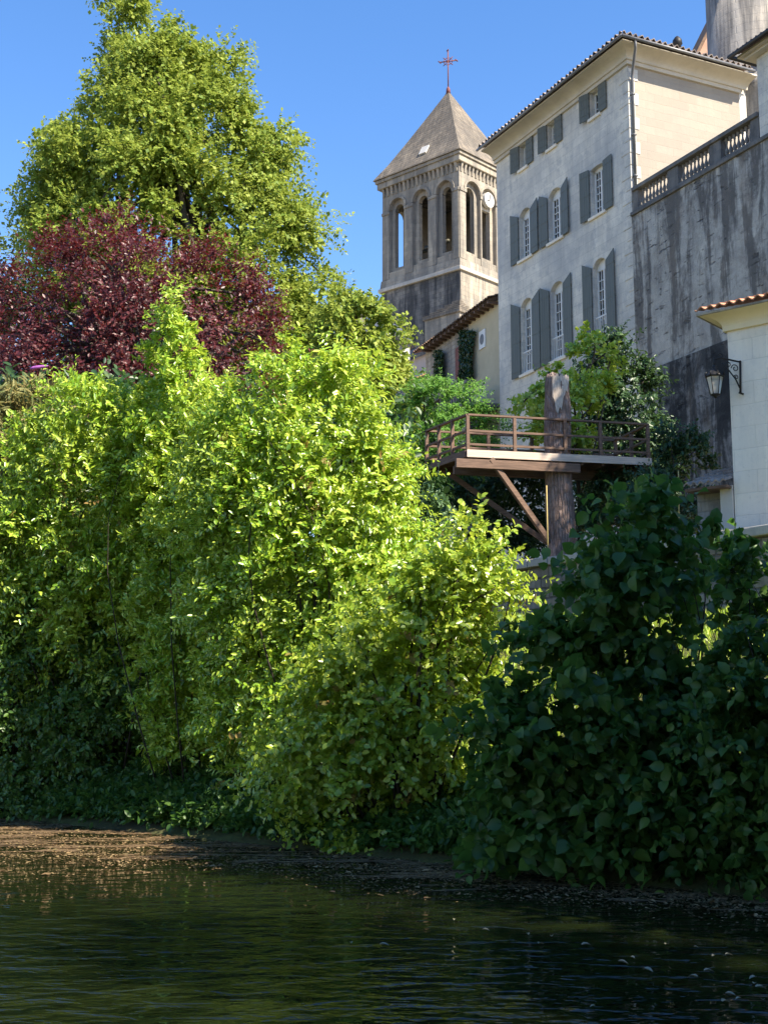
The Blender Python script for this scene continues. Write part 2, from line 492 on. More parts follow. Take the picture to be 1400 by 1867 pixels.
def ss(a, b, x):
    t = np.clip((x - a) / (b - a), 0, 1)
    return t * t * (3 - 2 * t)


WALL_A, WALL_B = np.array([2.55, 30.5]), np.array([9.4, 20.26])   # line of the garden wall


def bank_z(x, y):
    s = bank_s(x, y)
    z = -0.9 + 1.0 * ss(-2.5, 0.0, s) + 0.75 * ss(-0.1, 1.6, s) + 2.55 * ss(1.5, 10.5, s)
    z = z + 0.12 * np.sin(1.7 * x + 0.6 * y) * ss(0, 2, s) + 0.06 * np.sin(3.1 * y - 2.3 * x) * ss(0, 2, s)
    near = ss(-1.0, -4.0, y + 5 - 0.25 * x)
    z = np.maximum(z, -0.9 + 1.7 * near)
    far = ss(12.5, 17, s) * (1 - ss(-2.0, 1.5, x - (2.0 - (y - 30) * 0.2)))   # left of the wall the slope simply climbs to the terrace
    return z + far * 1.55


def grid_obj(name, xs, ys, zf, mat):
    X, Y = np.meshgrid(xs, ys)
    Z = zf(X, Y) + 0 * X
    n, m = len(xs), len(ys)
    me = bpy.data.meshes.new(name)
    v = np.stack([X, Y, Z], -1).reshape(-1, 3)
    idx = np.arange(n * m).reshape(m, n)
    f = np.stack([idx[:-1, :-1], idx[:-1, 1:], idx[1:, 1:], idx[1:, :-1]], -1).reshape(-1, 4)
    me.from_pydata(v.tolist(), [], f.tolist())
    me.materials.append(mat)
    me.polygons.foreach_set('use_smooth', [True] * len(me.polygons))
    o = bpy.data.objects.new(name, me)
    COL.objects.link(o)
    return o


xs = np.concatenate([np.linspace(-400, -45, 12), np.linspace(-40, 40, 161), np.linspace(45, 400, 12)])
ys = np.concatenate([np.linspace(-60, -14, 6), np.linspace(-12, -0.8, 15), np.linspace(0, 46, 116), np.linspace(50, 90, 9)])
tag(grid_obj('river_bank', xs, ys, bank_z, M['bank']), kind='structure')
w = MB()
w.quad((-600, -300, 0), (600, -300, 0), (600, 300, 0), (-600, 300, 0))
tag(w.build('river_water', M['water']), kind='structure')
# terrace behind the wall, running out to the horizon
wd = (WALL_B - WALL_A) / np.linalg.norm(WALL_B - WALL_A)
wn_ = np.array([-wd[1], wd[0]])
if wn_[1] < 0: wn_ = -wn_
pA, pB = WALL_A + wn_ * 0.25 - wd * 0.2, WALL_B + wn_ * 0.25 + wd * 14
t = MB()
t.quad((pA[0], pA[1], 5.05), (pB[0], pB[1], 5.05), (900, pB[1], 5.05), (900, 1500, 5.05), (-900, 1500, 5.05), (-900, 60, 5.05), (-30, 44, 5.05), (pA[0] - 3, pA[1] + 6, 5.05))
tag(t.build('terrace_ground', M['terrace']), kind='structure')

# floating scum along the bank: a broken film, and thousands of flakes on it
rng = np.random.default_rng(5)


def scum_outer(x):                              # how far the scum reaches out from the bank
    return 1.75 + 1.75 * ss(0.3, -4.5, x) + 0.25 * np.sin(1.3 * x + 1) + 0.12 * np.sin(4.1 * x)


fx = np.linspace(-16, 9, 160)
fs = np.linspace(0.35, -1.15, 28)
FX = np.repeat(fx[None, :], len(fs), 0)
FS = np.where(fs[:, None] > 0, fs[:, None], fs[:, None] * scum_outer(FX) * 1.15)
FY = EDGE - 0.9 * FX + FS * 1.345
me = bpy.data.meshes.new('floating_scum')
vv = np.stack([FX, FY, np.full_like(FX, 0.006)], -1).reshape(-1, 3)
idx = np.arange(FX.size).reshape(FX.shape)
ff = np.stack([idx[:-1, :-1], idx[1:, :-1], idx[1:, 1:], idx[:-1, 1:]], -1).reshape(-1, 4)
me.from_pydata(vv.tolist(), [], ff.tolist())
cover = me.attributes.new('cover', 'FLOAT', 'POINT')
cv = np.clip(0.27 - 0.55 * np.clip(-fs / 1.15, 0, 1) ** 3.5, -0.3, 0.5)
cover.data.foreach_set('value', np.repeat(cv[:, None], len(fx), 1).reshape(-1).astype(np.float32))
me.materials.append(M['film'])
scum = bpy.data.objects.new('floating_scum', me)
COL.objects.link(scum)
tag(scum, 'brown film of floating scum along the river bank', 'scum', kind='stuff')

# ------------------------------------------------------------------ foliage machinery
T_DIAMOND = (np.array([(0, 0, 0), (0.5, 0.5, 0.07), (1, 0, -0.04), (0.5, -0.5, 0.07)]), [(0, 1, 2), (0, 2, 3)])
T_OVAL = (np.array([(0, 0, 0), (0.28, 0.42, 0.07), (0.68, 0.40, 0.07), (1, 0, -0.06), (0.68, -0.40, 0.07), (0.28, -0.42, 0.07), ]),
          [(0, 1, 2, 3), (0, 3, 4, 5)])
T_ROUND = (np.array([(0, 0, 0), (0.05, 0.26, 0.08), (0.30, 0.48, 0.17), (0.62, 0.43, 0.10), (0.86, 0.18, -0.06), (1, 0, -0.20),
                     (0.86, -0.18, -0.06), (0.62, -0.43, 0.10), (0.30, -0.48, 0.17), (0.05, -0.26, 0.08), (0.36, 0, 0.02), (0.70, 0, -0.05)]),
           [(0, 1, 2, 10), (10, 2, 3, 11), (11, 3, 4, 5), (0, 10, 8, 9), (10, 11, 7, 8), (11, 5, 6, 7)])


def nrm(a):
    return a / np.maximum(np.linalg.norm(a, axis=-1, keepdims=True), 1e-9)


def leaf_mesh(name, P, Dv, Nv, L, W, tmpl, mat, parent=None):
    tv, tf = tmpl
    Nv = nrm(Nv - Dv * np.sum(Nv * Dv, -1, keepdims=True))
    S = np.cross(Nv, Dv)
    V = (P[:, None, :] + Dv[:, None, :] * (tv[None, :, 0:1] * L[:, None, None])
         + S[:, None, :] * (tv[None, :, 1:2] * W[:, None, None]) + Nv[:, None, :] * (tv[None, :, 2:3] * L[:, None, None]))
    k, n = len(tv), len(P)
    V = V.reshape(-1, 3).astype(np.float32)
    off = (np.arange(n) * k)[:, None]
    fl = np.concatenate([np.array(f) for f in tf])
    loops = (off + fl[None, :]).reshape(-1).astype(np.int32)
    sizes = np.tile(np.array([len(f) for f in tf]), n)
    starts = np.concatenate([[0], np.cumsum(sizes)[:-1]]).astype(np.int32)
    me = bpy.data.meshes.new(name)
    me.vertices.add(len(V))
    me.vertices.foreach_set('co', V.reshape(-1))
    me.loops.add(len(loops))
    me.loops.foreach_set('vertex_index', loops)
    me.polygons.add(len(sizes))
    me.polygons.foreach_set('loop_start', starts)
    me.update(calc_edges=True)
    me.materials.append(mat)
    o = bpy.data.objects.new(name, me)
    COL.objects.link(o)
    if parent: o.parent = parent
    return o


def spray_leaves(rng, B, D, L, n, droop=0.15, ll=0.09, lw=0.045, upw=0.7, out=None, outw=0.5, spread=0.75, t0=0.15, nr=0.55):
    S = len(B)
    t = np.linspace(t0, 1, n)[None, :] + rng.uniform(-0.06, 0.06, (S, n))
    zz = np.array([0, 0, 1.0])
    P = B[:, None, :] + D[:, None, :] * (L[:, None] * t)[..., None] - zz * (droop * L[:, None] * t ** 2)[..., None]
    ax = nrm(D[:, None, :] - zz * (2 * droop * t)[..., None])
    r = nrm(rng.normal(size=(S, n, 3)))
    a = nrm(np.cross(ax, nrm(rng.normal(size=(S, 1, 3)))))
    sg = np.where(np.arange(n) % 2 == 0, 1.0, -1.0)[None, :, None]
    ld = nrm(0.55 * ax + spread * sg * a + 0.35 * r - zz * 0.12)
    r2 = nrm(rng.normal(size=(S, n, 3)))
    N_ = upw * zz + nr * r2
    if out is not None: N_ = N_ + outw * out[:, None, :]
    ln = ll * rng.uniform(0.45, 1.4, (S, n))
    return P.reshape(-1, 3), ld.reshape(-1, 3), nrm(N_).reshape(-1, 3), ln.reshape(-1), (ln * lw / ll).reshape(-1)


def profile_points(rng, rows, Y, depth, n, front=0.68, shell=0.55, lean=0.0):
    """points spread through a crown whose outline is given row by row; returns points and outward directions"""
    R = []
    for py, pl, pr in rows:
        a, b = at(pl, py, Y), at(pr, py, Y)
        R.append((a[2], (a[0] + b[0]) / 2, (b[0] - a[0]) / 2))
    R = np.array(sorted(R))
    z = np.linspace(R[0, 0], R[-1, 0], 200)
    hw = np.interp(z, R[:, 0], R[:, 2])
    cx = np.interp(z, R[:, 0], R[:, 1])
    wgt = np.maximum(hw, 0.12 * hw.max())
    zi = rng.choice(200, size=n, p=wgt / wgt.sum())
    th = rng.uniform(0, 2 * math.pi, n)
    back = (np.sin(th) > 0) & (rng.random(n) < (front * 2 - 1))
    th = np.where(back, -th, th)
    rho = np.where(rng.random(n) < shell, rng.uniform(0.78, 1.0, n), np.sqrt(rng.random(n)) * 0.85)
    zz = z[zi] + rng.uniform(-0.5, 0.5, n) * (z[1] - z[0])
    X = cx[zi] + hw[zi] * rho * np.cos(th)
    Yv = Y + depth * np.maximum(hw[zi], 0.35 * hw.max()) * rho * np.sin(th)
    Yv = Yv - lean * ((zz - z[0]) / (z[-1] - z[0]) - 0.55)
    P = np.stack([X, Yv, zz], -1)
    sl = np.gradient(hw, z)[zi]
    O = nrm(np.stack([np.cos(th), np.sin(th) / max(depth, 0.3), np.clip(-sl, -0.6, 1.5) + 0.1], -1))
    return P, O, (z[0], z[-1]), (cx.mean(), Y)


def stems_mesh(rng, name, base, tips, mat, parent, r0=0.035, r1=0.008, seg=5, sides=5, bow=0.12):
    mb = MB()
    for b, tp in zip(base, tips):
        b, tp = np.array(b), np.array(tp)
        L = np.linalg.norm(tp - b)
        side = nrm(rng.normal(size=3)) * L * bow
        pts, rad = [], []
        for i in range(seg + 1):
            q = i / seg
            p = b + (tp - b) * q + np.array([0, 0, 1]) * L * 0.12 * math.sin(math.pi * q) + side * math.sin(math.pi * q)
            pts.append(p)
            rad.append(r0 * (1 - q) + r1 * q)
        mb.tube(pts, rad, sides)
    return mb.build(name, mat, parent, smooth=True)


def plant(name, label, cat, rows, Y, mat, seed, clumps=60, sprays=14, nleaf=9, ll=0.09, lw=0.045, crad=0.45, tmpl=T_DIAMOND, depth=0.8,
          up=0.25, outb=0.7, droop=0.15, front=0.68, shell=0.6, upw=0.5, outw=0.85, base=None, trunk=0.0, nstem=14, stem_r=0.03, stem_mat='stem',
          group=None, spread=0.75, spray_len=(0.6, 1.2), trunk_name='trunk', crown_name='foliage', extra=None, jitter=0.35, lean=0.0, clumpy=0.0, nr=0.55):
    rng = np.random.default_rng(seed)
    C, O, zr, (mx, my) = profile_points(rng, rows, Y, depth, clumps, front, shell, lean)
    C = C + O * rng.uniform(-0.5, 0.5, (clumps, 1)) * crad * jitter * 2
    if base is None: base = (mx, Y, float(bank_z(np.array(mx), np.array(Y))))
    root = empty(name, base)
    tag(root, label, cat, group)
    bs = np.array(base)
    rc = crad * rng.uniform(0.55, 1.35, clumps)
    ci = np.repeat(np.arange(clumps), sprays)
    r = nrm(rng.normal(size=(len(ci), 3)))
    zz = np.array([0, 0, 1.0])
    D = nrm(r * 0.85 + O[ci] * outb + zz * up)
    B = C[ci] + r * (rc[ci] * rng.uniform(0.05, 0.55, len(ci)))[:, None]
    L = rc[ci] * rng.uniform(*spray_len, len(ci))
    Oc = nrm(O[ci] * (1 - clumpy) + r * clumpy * 1.3 + zz * 0.25 * clumpy)
    ld = spray_leaves(rng, B, D, L, nleaf, droop, ll, lw, upw, Oc, outw, spread, nr=nr)
    P, d, n_, l, w_ = ld
    lo = np.minimum(bs[2], zr[0]) if bs[2] < zr[0] else zr[0]
    keep = P[:, 2] > 0.02
    leaf_mesh(crown_name, P[keep] - bs, d[keep], n_[keep], l[keep], w_[keep], tmpl, M[mat], root)
    if extra:
        emat, frac = extra
        m = int(clumps * frac) + 2
        sel = rng.choice(len(ci), m * 4, replace=False)
        P, d, n_, l, w_ = spray_leaves(rng, B[sel] + O[ci][sel] * crad * 0.35, D[sel], L[sel], nleaf, droop, ll, lw, upw, O[ci][sel], outw, spread)
        o = leaf_mesh('yellow_foliage', P - bs, d, n_, l, w_, tmpl, M[emat], root)
        o['label'] = 'yellowing leaves'
    if trunk:
        mid = np.array([mx, Y, zr[0] + (zr[1] - zr[0]) * 0.62])
        mb = MB()
        pts = [bs + (mid - bs) * q + np.array([0.15 * math.sin(3 * q), 0.1 * math.sin(5 * q), 0]) for q in np.linspace(0, 1, 9)]
        pts[0] = bs + np.array([0, 0, -0.1])
        mb.tube([p - bs for p in pts], [trunk * (1.25 if i == 0 else 1) * (1 - 0.09 * i) for i in range(9)], 12)
        mb.build(trunk_name, M['bark'], root, smooth=True)
        sel = rng.choice(clumps, min(nstem, clumps), replace=False)
        st = [np.array(pts[int(rng.integers(3, 9))]) - bs for _ in sel]
        stems_mesh(rng, 'limbs', st, [C[i] - bs for i in sel], M['bark'], root, trunk * 0.38, 0.02, 6, 6)
    elif nstem:
        sel = rng.choice(clumps, min(nstem, clumps), replace=False)
        st = []
        for i in sel:
            off = (C[i] - bs) * np.array([0.35, 0.35, 0])
            q = bs + off * rng.uniform(0.2, 1.0) + np.array([rng.normal() * 0.1, rng.normal() * 0.1, 0])
            q[2] = float(bank_z(np.array(q[0]), np.array(q[1]))) if base[2] < 4.9 else base[2]
            q[2] = max(q[2], -0.1) - 0.05
            st.append(q - bs)
        stems_mesh(rng, 'stems', st, [C[i] + O[i] * crad * 0.6 - bs for i in sel], M[stem_mat], root, stem_r, stem_r * 0.22, 6, 5)
    return root


# ------------------------------------------------------------------ masonry helpers
def arch_z(sp, rise, s0, s1, s):
    if rise <= 0: return sp
    c, h = (s0 + s1) / 2, (s1 - s0) / 2
    r = (h * h + rise * rise) / (2 * rise)
    return sp + math.sqrt(max(0, r * r - (s - c) ** 2)) - (r - rise)


def pierced(mb, length, z0, z1, ops, thick, fmap, d0=0.0, back=True, seg=10):
    """wall from s=0..length, z0..z1, with openings (s0, s1, zb, spring, rise); fmap(s, d, z) -> xyz"""
    cuts = sorted({0.0, length, *[o[0] for o in ops], *[o[1] for o in ops]})
    d1 = d0 + thick
    for a, b in zip(cuts[:-1], cuts[1:]):
        inside = sorted([o for o in ops if o[0] < (a + b) / 2 < o[1]], key=lambda o: o[2])
        if not inside:
            for d in ((d0, d1) if back else (d0,)):
                mb.quad(fmap(a, d, z0), fmap(b, d, z0), fmap(b, d, z1), fmap(a, d, z1))
            continue
        lo = None
        for k in range(len(inside) + 1):
            below = inside[k - 1] if k else None
            above = inside[k] if k < len(inside) else None
            ztop = above[2] if above else z1
            n = seg if below and below[4] > 0 else 1
            xs_ = [a + (b - a) * i / n for i in range(n + 1)]
            for x0, x1 in zip(xs_[:-1], xs_[1:]):
                zb0 = arch_z(below[3], below[4], below[0], below[1], x0) if below else z0
                zb1 = arch_z(below[3], below[4], below[0], below[1], x1) if below else z0
                if min(zb0, zb1) < ztop - 1e-6:
                    for d in ((d0, d1) if back else (d0,)):
                        mb.quad(fmap(x0, d, zb0), fmap(x1, d, zb1), fmap(x1, d, ztop), fmap(x0, d, ztop))
                if below:
                    mb.quad(fmap(x0, d0, zb0), fmap(x1, d0, zb1), fmap(x1, d1, zb1), fmap(x0, d1, zb0))
    for s0, s1, zb, sp, rise in ops:
        mb.quad(fmap(s0, d0, zb), fmap(s1, d0, zb), fmap(s1, d1, zb), fmap(s0, d1, zb))
        for s in (s0, s1):
            mb.quad(fmap(s, d0, zb), fmap(s, d1, zb), fmap(s, d1, sp), fmap(s, d0, sp))


def tile_roof(mb, p0, along, up, length, run_fn, pitch=0.22, r=0.055, thick=0.03, course=0.36):
    """corrugated canal-tile slope; run_fn(s) gives how far up the slope the column at s reaches"""
    p0, A, B = Vector(p0), Vector(along).normalized(), Vector(up).normalized()
    Nn = A.cross(B).normalized()
    if Nn.z < 0: Nn = -Nn
    k = 6
    n = max(1, int(round(length / pitch))) * k
    prof = []
    for i in range(n + 1):
        ph = (i % k) / k
        h = r * math.sin(math.pi * (ph / 0.62)) if ph < 0.62 else -0.35 * r * math.sin(math.pi * ((ph - 0.62) / 0.38))
        prof.append((length * i / n, h, i // k))
    jit = random.Random(7)
    je = [jit.uniform(-0.03, 0.03) for _ in range(n // k + 2)]
    for i in range(n):
        s0, h0, c0 = prof[i]
        s1, h1, _ = prof[i + 1]
        r0, r1 = run_fn(s0), run_fn(s1)
        if max(r0, r1) < 0.02: continue
        e = je[c0]
        m = max(1, int(max(r0, r1) / course))
        for j in range(m):
            t0, t1 = j / m, (j + 1) / m
            lift0, lift1 = 0.03, 0.0
            q = lambda s, h, tt, rr, lf, ee: p0 + A * s + B * (tt * rr + ee * (1 - tt)) + Nn * (h + lf)
            a_, b_ = q(s0, h0, t0, r0, lift0, e), q(s1, h1, t0, r1, lift0, e)
            c_, d_ = q(s1, h1, t1, r1, lift1, e), q(s0, h0, t1, r0, lift1, e)
            mb.quad(a_, b_, c_, d_)
            mb.quad(a_, b_, b_ - Nn * thick, a_ - Nn * thick)
    return mb


def baluster_mesh(h):
    mb = MB()
    prof = [(0.075, 0), (0.075, 0.06), (0.036, 0.09), (0.045, 0.14), (0.075, 0.27), (0.068, 0.36), (0.036, 0.52), (0.028, 0.62), (0.034, 0.72), (0.05, 0.78), (0.034, 0.82), (0.065, 0.86), (0.065, 1.0)]
    mb.lathe([(r, z * h) for r, z in prof], 10)
    return mb


# ------------------------------------------------------------------ manor house (local frame: X along gable, Y along facade away, origin at the shared corner)
ANG = math.radians(25.3)
HO = at(1152, 390, 44.0)
HO = np.array([HO[0], HO[1], 0.0])
HU = np.array([-math.sin(ANG), math.cos(ANG), 0])
HV = np.array([math.cos(ANG), math.sin(ANG), 0])


def hl(a, b, z):
    p = HO + HV * a + HU * b
    return np.array([p[0], p[1], z])


house = empty('manor_house', (HO[0], HO[1], 5.05), ANG)
tag(house, 'tall pale limestone manor house with three rows of grey shuttered windows', 'house')
HZ = 5.05                                       # all z below are world heights; local z = world - HZ
LF, LG, ZW = 9.65, 5.3, 25.9
COLS = [(6.90, 7.82), (4.58, 5.55), (1.68, 2.57)]
ops = []
for c0, c1 in COLS:
    ops.append([c0, c1, 15.40, 18.28, 0.30])
    ops.append([c0, c1, 20.35, 22.25, 0.28 if c0 > 3 else 0.06])
TOPC = [(7.12, 7.68), (4.92, 5.48), (1.86, 2.44)]
for c0, c1 in TOPC: ops.append([c0, c1, 24.35, 25.40, 0.0])
# pierced() needs openings that share cut columns to be cleanly separable
mb = MB()
cutset = sorted({0.0, LF, *[o[0] for o in ops], *[o[1] for o in ops]})


def split_ops(ops, cuts):
    return ops


def fac(s, d, z): return (d, s, z - HZ)


def pierced_multi(mb, length, z0, z1, ops, thick, fmap, d0=0.0, back=False, seg=10):
    """like pierced(), for openings whose columns only partly overlap: build cell strips"""
    cuts = sorted({0.0, length, *[o[0] for o in ops], *[o[1] for o in ops]})
    fine = []
    for a, b in zip(cuts[:-1], cuts[1:]):
        arched = any(o[0] <= a + 1e-6 and o[1] >= b - 1e-6 and o[4] > 0 for o in ops)
        n = seg if arched else 1
        fine += [(a + (b - a) * i / n, a + (b - a) * (i + 1) / n) for i in range(n)]
    for a, b in fine:
        ins = sorted([o for o in ops if o[0] <= a + 1e-6 and o[1] >= b - 1e-6], key=lambda o: o[2])
        za = zb = z0
        for o in ins:
            mb.quad(fmap(a, d0, za), fmap(b, d0, zb), fmap(b, d0, o[2]), fmap(a, d0, o[2]))
            za, zb = arch_z(o[3], o[4], o[0], o[1], a), arch_z(o[3], o[4], o[0], o[1], b)
            mb.quad(fmap(a, d0, za), fmap(b, d0, zb), fmap(b, d0 + thick, zb), fmap(a, d0 + thick, za))
        mb.quad(fmap(a, d0, za), fmap(b, d0, zb), fmap(b, d0, z1), fmap(a, d0, z1))
    for s0, s1, zb, sp, rise in ops:
        mb.quad(fmap(s0, d0, zb), fmap(s1, d0, zb), fmap(s1, d0 + thick, zb), fmap(s0, d0 + thick, zb))
        for s in (s0, s1):
            mb.quad(fmap(s, d0, zb), fmap(s, d0 + thick, zb), fmap(s, d0 + thick, sp), fmap(s, d0, sp))


pierced_multi(mb, LF, HZ, ZW, ops, 0.34, fac)
mb.quad((0, LF, 0), (7.0, LF, 0), (7.0, LF, ZW - HZ), (0, LF, ZW - HZ))
mb.quad((7.0, 0, 0), (7.0, LF, 0), (7.0, LF, ZW - HZ), (7.0, 0, ZW - HZ))
mb.quad((LG, 0, 0), (7.0, 0, 0), (7.0, 0, ZW - HZ), (LG, 0, ZW - HZ))
mb.build('wall', M['lime_stone'], house)
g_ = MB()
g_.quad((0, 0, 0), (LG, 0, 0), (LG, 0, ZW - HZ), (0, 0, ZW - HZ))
g_.build('gable_wall', M['gable_sun_stone'], house)
# quoin of cleaner stone at the corner
q = MB()
for i in range(34):
    z = 9.0 + i * 0.48
    if z + 0.46 > 25.6: break
    wv = 0.55 if i % 2 else 0.34
    q.box(-0.025, wv * 0.8, -0.025, wv, z - HZ, z + 0.46 - HZ)
q.build('quoin', M['lime_stone'], house, bevel=0.015)
# cornice: three projecting courses
OV = 0.85
cmb = MB()


def ring(mb, o, z0, z1, lg=LG):
    """projecting course round the facade and gable"""
    mb.box(-o, 0.0, -o, LF + 0.05, z0 - HZ, z1 - HZ)
    mb.box(0.0, lg, -o, 0.0, z0 - HZ, z1 - HZ)


ring(cmb, 0.10, 25.42, 25.56)
cp = [(0.10, 25.56), (0.16, 25.57), (0.17, 25.61)]
cp += [(0.17 + 0.55 * (1 - math.cos(i / 8 * math.pi / 2)), 25.61 + 0.26 * math.sin(i / 8 * math.pi / 2)) for i in range(1, 9)]
cp += [(0.74, 25.87), (0.74, 25.93), (0.0, 25.93)]
for (o0, z0), (o1, z1) in zip(cp[:-1], cp[1:]):
    cmb.quad((-o0, -o0, z0 - HZ), (-o0, LF + 0.05, z0 - HZ), (-o1, LF + 0.05, z1 - HZ), (-o1, -o1, z1 - HZ))
    cmb.quad((-o0, -o0, z0 - HZ), (LG + 0.3, -o0, z0 - HZ), (LG + 0.3, -o1, z1 - HZ), (-o1, -o1, z1 - HZ))
cmb.build('cornice', M['cornice'], house)
g = MB()
g.tube([(-OV - 0.02, LF + 0.2, 25.97 - HZ), (-OV - 0.02, -OV - 0.02, 25.97 - HZ)], 0.055, 8)
g.tube([(-OV - 0.02, -OV - 0.02, 25.97 - HZ), (LG + 0.05, -OV - 0.02, 25.97 - HZ)], 0.055, 8)
g.build('gutter', M['zinc'], house, smooth=True)
dp = MB()
dp.tube([(-0.25, -OV, 25.98 - HZ), (-0.16, -0.72, 25.7 - HZ), (0.06, -0.22, 25.1 - HZ), (0.12, -0.1, 24.85 - HZ), (0.12, -0.1, 19.9 - HZ)], 0.055, 8)
for z in (24.2, 22.6, 21.0): dp.box(0.05, 0.19, -0.17, 0.0, z - HZ, z + 0.05 - HZ)
dp.build('downpipe', M['zinc'], house, smooth=True)
rmb = MB()
SL = math.tan(math.radians(19))
zE = 26.07 - HZ
tile_roof(rmb, (-OV, -OV, zE), (0, 1, 0), (1, 0, SL), LF + OV + 0.15, lambda s: min(4.2, s * math.sqrt(1 + SL * SL)), 0.27, 0.085)
tile_roof(rmb, (-OV, -OV, zE), (1, 0, 0), (0, 1, SL), LG + OV, lambda s: min(4.2, s * math.sqrt(1 + SL * SL)), 0.27, 0.085)
rf = rmb.build('roof', M['tile_grey'], house)
u = MB()                                         # boarding under the tiles, and the back slopes
u.quad((-OV, -OV, zE - 0.03), (-OV, LF + 0.15, zE - 0.03), (3.5, LF + 0.15, zE - 0.03 + (3.5 + OV) * SL), (3.5, 3.5, zE - 0.03 + (3.5 + OV) * SL))
u.quad((-OV, -OV, zE - 0.03), (LG, -OV, zE - 0.03), (LG, 3.4, zE - 0.03 + (3.4 + OV) * SL), (3.5, 3.5, zE - 0.03 + (3.5 + OV) * SL))
u.quad((-0.05, -0.05, ZW - HZ + 0.04), (7, -0.05, ZW - HZ + 0.04), (7, LF, ZW - HZ + 0.04), (-0.05, LF, ZW - HZ + 0.04))
u.quad((3.5, LF + 0.15, zE - 0.03 + (3.5 + OV) * SL), (7.3, LF + 0.15, zE), (7.3, 3.5, zE), (3.5, 3.5, zE - 0.03 + (3.5 + OV) * SL))
u.build('roof_boarding', M['tile_brown'], house)
ch = MB()
ch.lathe([(0.15, 0), (0.15, 0.45), (0.2, 0.5), (0.18, 0.66), (0.1, 0.78), (0.03, 0.84)], 12, (3.35, 1.2, 27.15 - HZ))
ch.build('chimney_pot', M['iron'], house, smooth=True)


def window(parent, s0, s1, zb, sp, rise, cols, rows, rail=0.0, dep=0.26):
    """white casement set in the reveal: frame, panes behind it, optional guard rail"""
    top = sp + rise
    fr = MB()
    w = 0.07
    d0, d1 = dep - 0.06, dep
    fr.box(d0, d1, s0, s0 + w, zb - HZ, sp - HZ)
    fr.box(d0, d1, s1 - w, s1, zb - HZ, sp - HZ)
    fr.box(d0, d1, s0 + w, s1 - w, zb - HZ, zb + 0.09 - HZ)
    if rise > 0.01:
        n = 8
        for i in range(n):
            a, b = s0 + (s1 - s0) * i / n, s0 + (s1 - s0) * (i + 1) / n
            za, zbb = arch_z(sp, rise, s0, s1, a), arch_z(sp, rise, s0, s1, b)
            fr.hexa([(d0, a, sp - 0.10 - HZ), (d0, b, sp - 0.10 - HZ), (d0, b, zbb - HZ), (d0, a, za - HZ)],
                    [(d1, a, sp - 0.10 - HZ), (d1, b, sp - 0.10 - HZ), (d1, b, zbb - HZ), (d1, a, za - HZ)])
    else:
        fr.box(d0, d1, s0 + w, s1 - w, sp - 0.08 - HZ, sp - HZ)
    c = (s0 + s1) / 2
    fr.box(d0 - 0.01, d1 - 0.02, c - 0.045, c + 0.045, zb + 0.09 - HZ, sp - 0.10 - HZ)
    z0, z1 = zb + 0.09, sp - 0.10
    for i in range(1, rows):
        z = z0 + (z1 - z0) * i / rows
        fr.box(d0 + 0.012, d1 - 0.012, s0 + w, c - 0.045, z - 0.016 - HZ, z + 0.016 - HZ)
        fr.box(d0 + 0.012, d1 - 0.012, c + 0.045, s1 - w, z - 0.016 - HZ, z + 0.016 - HZ)
    for half in ((s0 + w, c - 0.045), (c + 0.045, s1 - w)):
        for i in range(1, cols):
            y = half[0] + (half[1] - half[0]) * i / cols
            fr.box(d0 + 0.014, d1 - 0.014, y - 0.014, y + 0.014, z0 - HZ, z1 - HZ)
    f = fr.build('window', M['white'], parent)
    gl = MB()
    gl.box(dep + 0.012, dep + 0.03, s0, s1, zb - HZ, sp - HZ)
    gl.build('pane', M['glass'], f)
    bk = MB()
    bk.box(-0.09, 0.08, s0 - 0.12, s1 + 0.12, zb - 0.13 - HZ, zb - 0.012 - HZ)
    bk.build('sill', M['lodge_stone'], f, bevel=0.01)
    if rail:
        g = MB()
        g.box(0.06, 0.10, s0 + 0.01, s1 - 0.01, zb + rail - 0.05 - HZ, zb + rail - HZ)
        g.box(0.06, 0.10, s0 + 0.01, s1 - 0.01, zb + 0.06 - HZ, zb + 0.10 - HZ)
        k = 7
        for i in range(k):
            y = s0 + 0.06 + (s1 - s0 - 0.12) * i / (k - 1)
            g.box(0.068, 0.092, y - 0.014, y + 0.014, zb + 0.10 - HZ, zb + rail - 0.05 - HZ)
        g.build('guard_rail', M['white'], f)
    return f


def shutter(parent, s0, s1, zb, zt0, zt1, hinge=None, ang=0.0):
    """plank shutter folded back against the wall; zt0/zt1 = top height at s0/s1"""
    m = MB()
    n = 4
    for i in range(n):
        a, b = s0 + (s1 - s0) * i / n, s0 + (s1 - s0) * (i + 1) / n
        g = 0.004
        ta, tb = zt0 + (zt1 - zt0) * i / n, zt0 + (zt1 - zt0) * (i + 1) / n
        m.hexa([(-0.075, a + g, zb - HZ), (-0.075, b - g, zb - HZ), (-0.075, b - g, tb - HZ), (-0.075, a + g, ta - HZ)],
               [(-0.040, a + g, zb - HZ), (-0.040, b - g, zb - HZ), (-0.040, b - g, tb - HZ), (-0.040, a + g, ta - HZ)])
    for z in (zb + 0.25, (zb + min(zt0, zt1)) / 2, min(zt0, zt1) - 0.22):
        m.box(-0.040, -0.012, s0 + 0.02, s1 - 0.02, z - 0.06 - HZ, z + 0.06 - HZ)
        m.box(-0.086, -0.075, s0 + 0.02, s1 - 0.02, z - 0.018 - HZ, z + 0.018 - HZ)
    o = m.build('shutter', M['shutter'], parent)
    if ang:
        # swing about the hinge line (x = -0.04, y = hinge)
        T = Matrix.Translation((-0.04, hinge, 0)) @ Matrix.Rotation(ang, 4, 'Z') @ Matrix.Translation((0.04, -hinge, 0))
        o.data.transform(T)
    ir = MB()
    return o


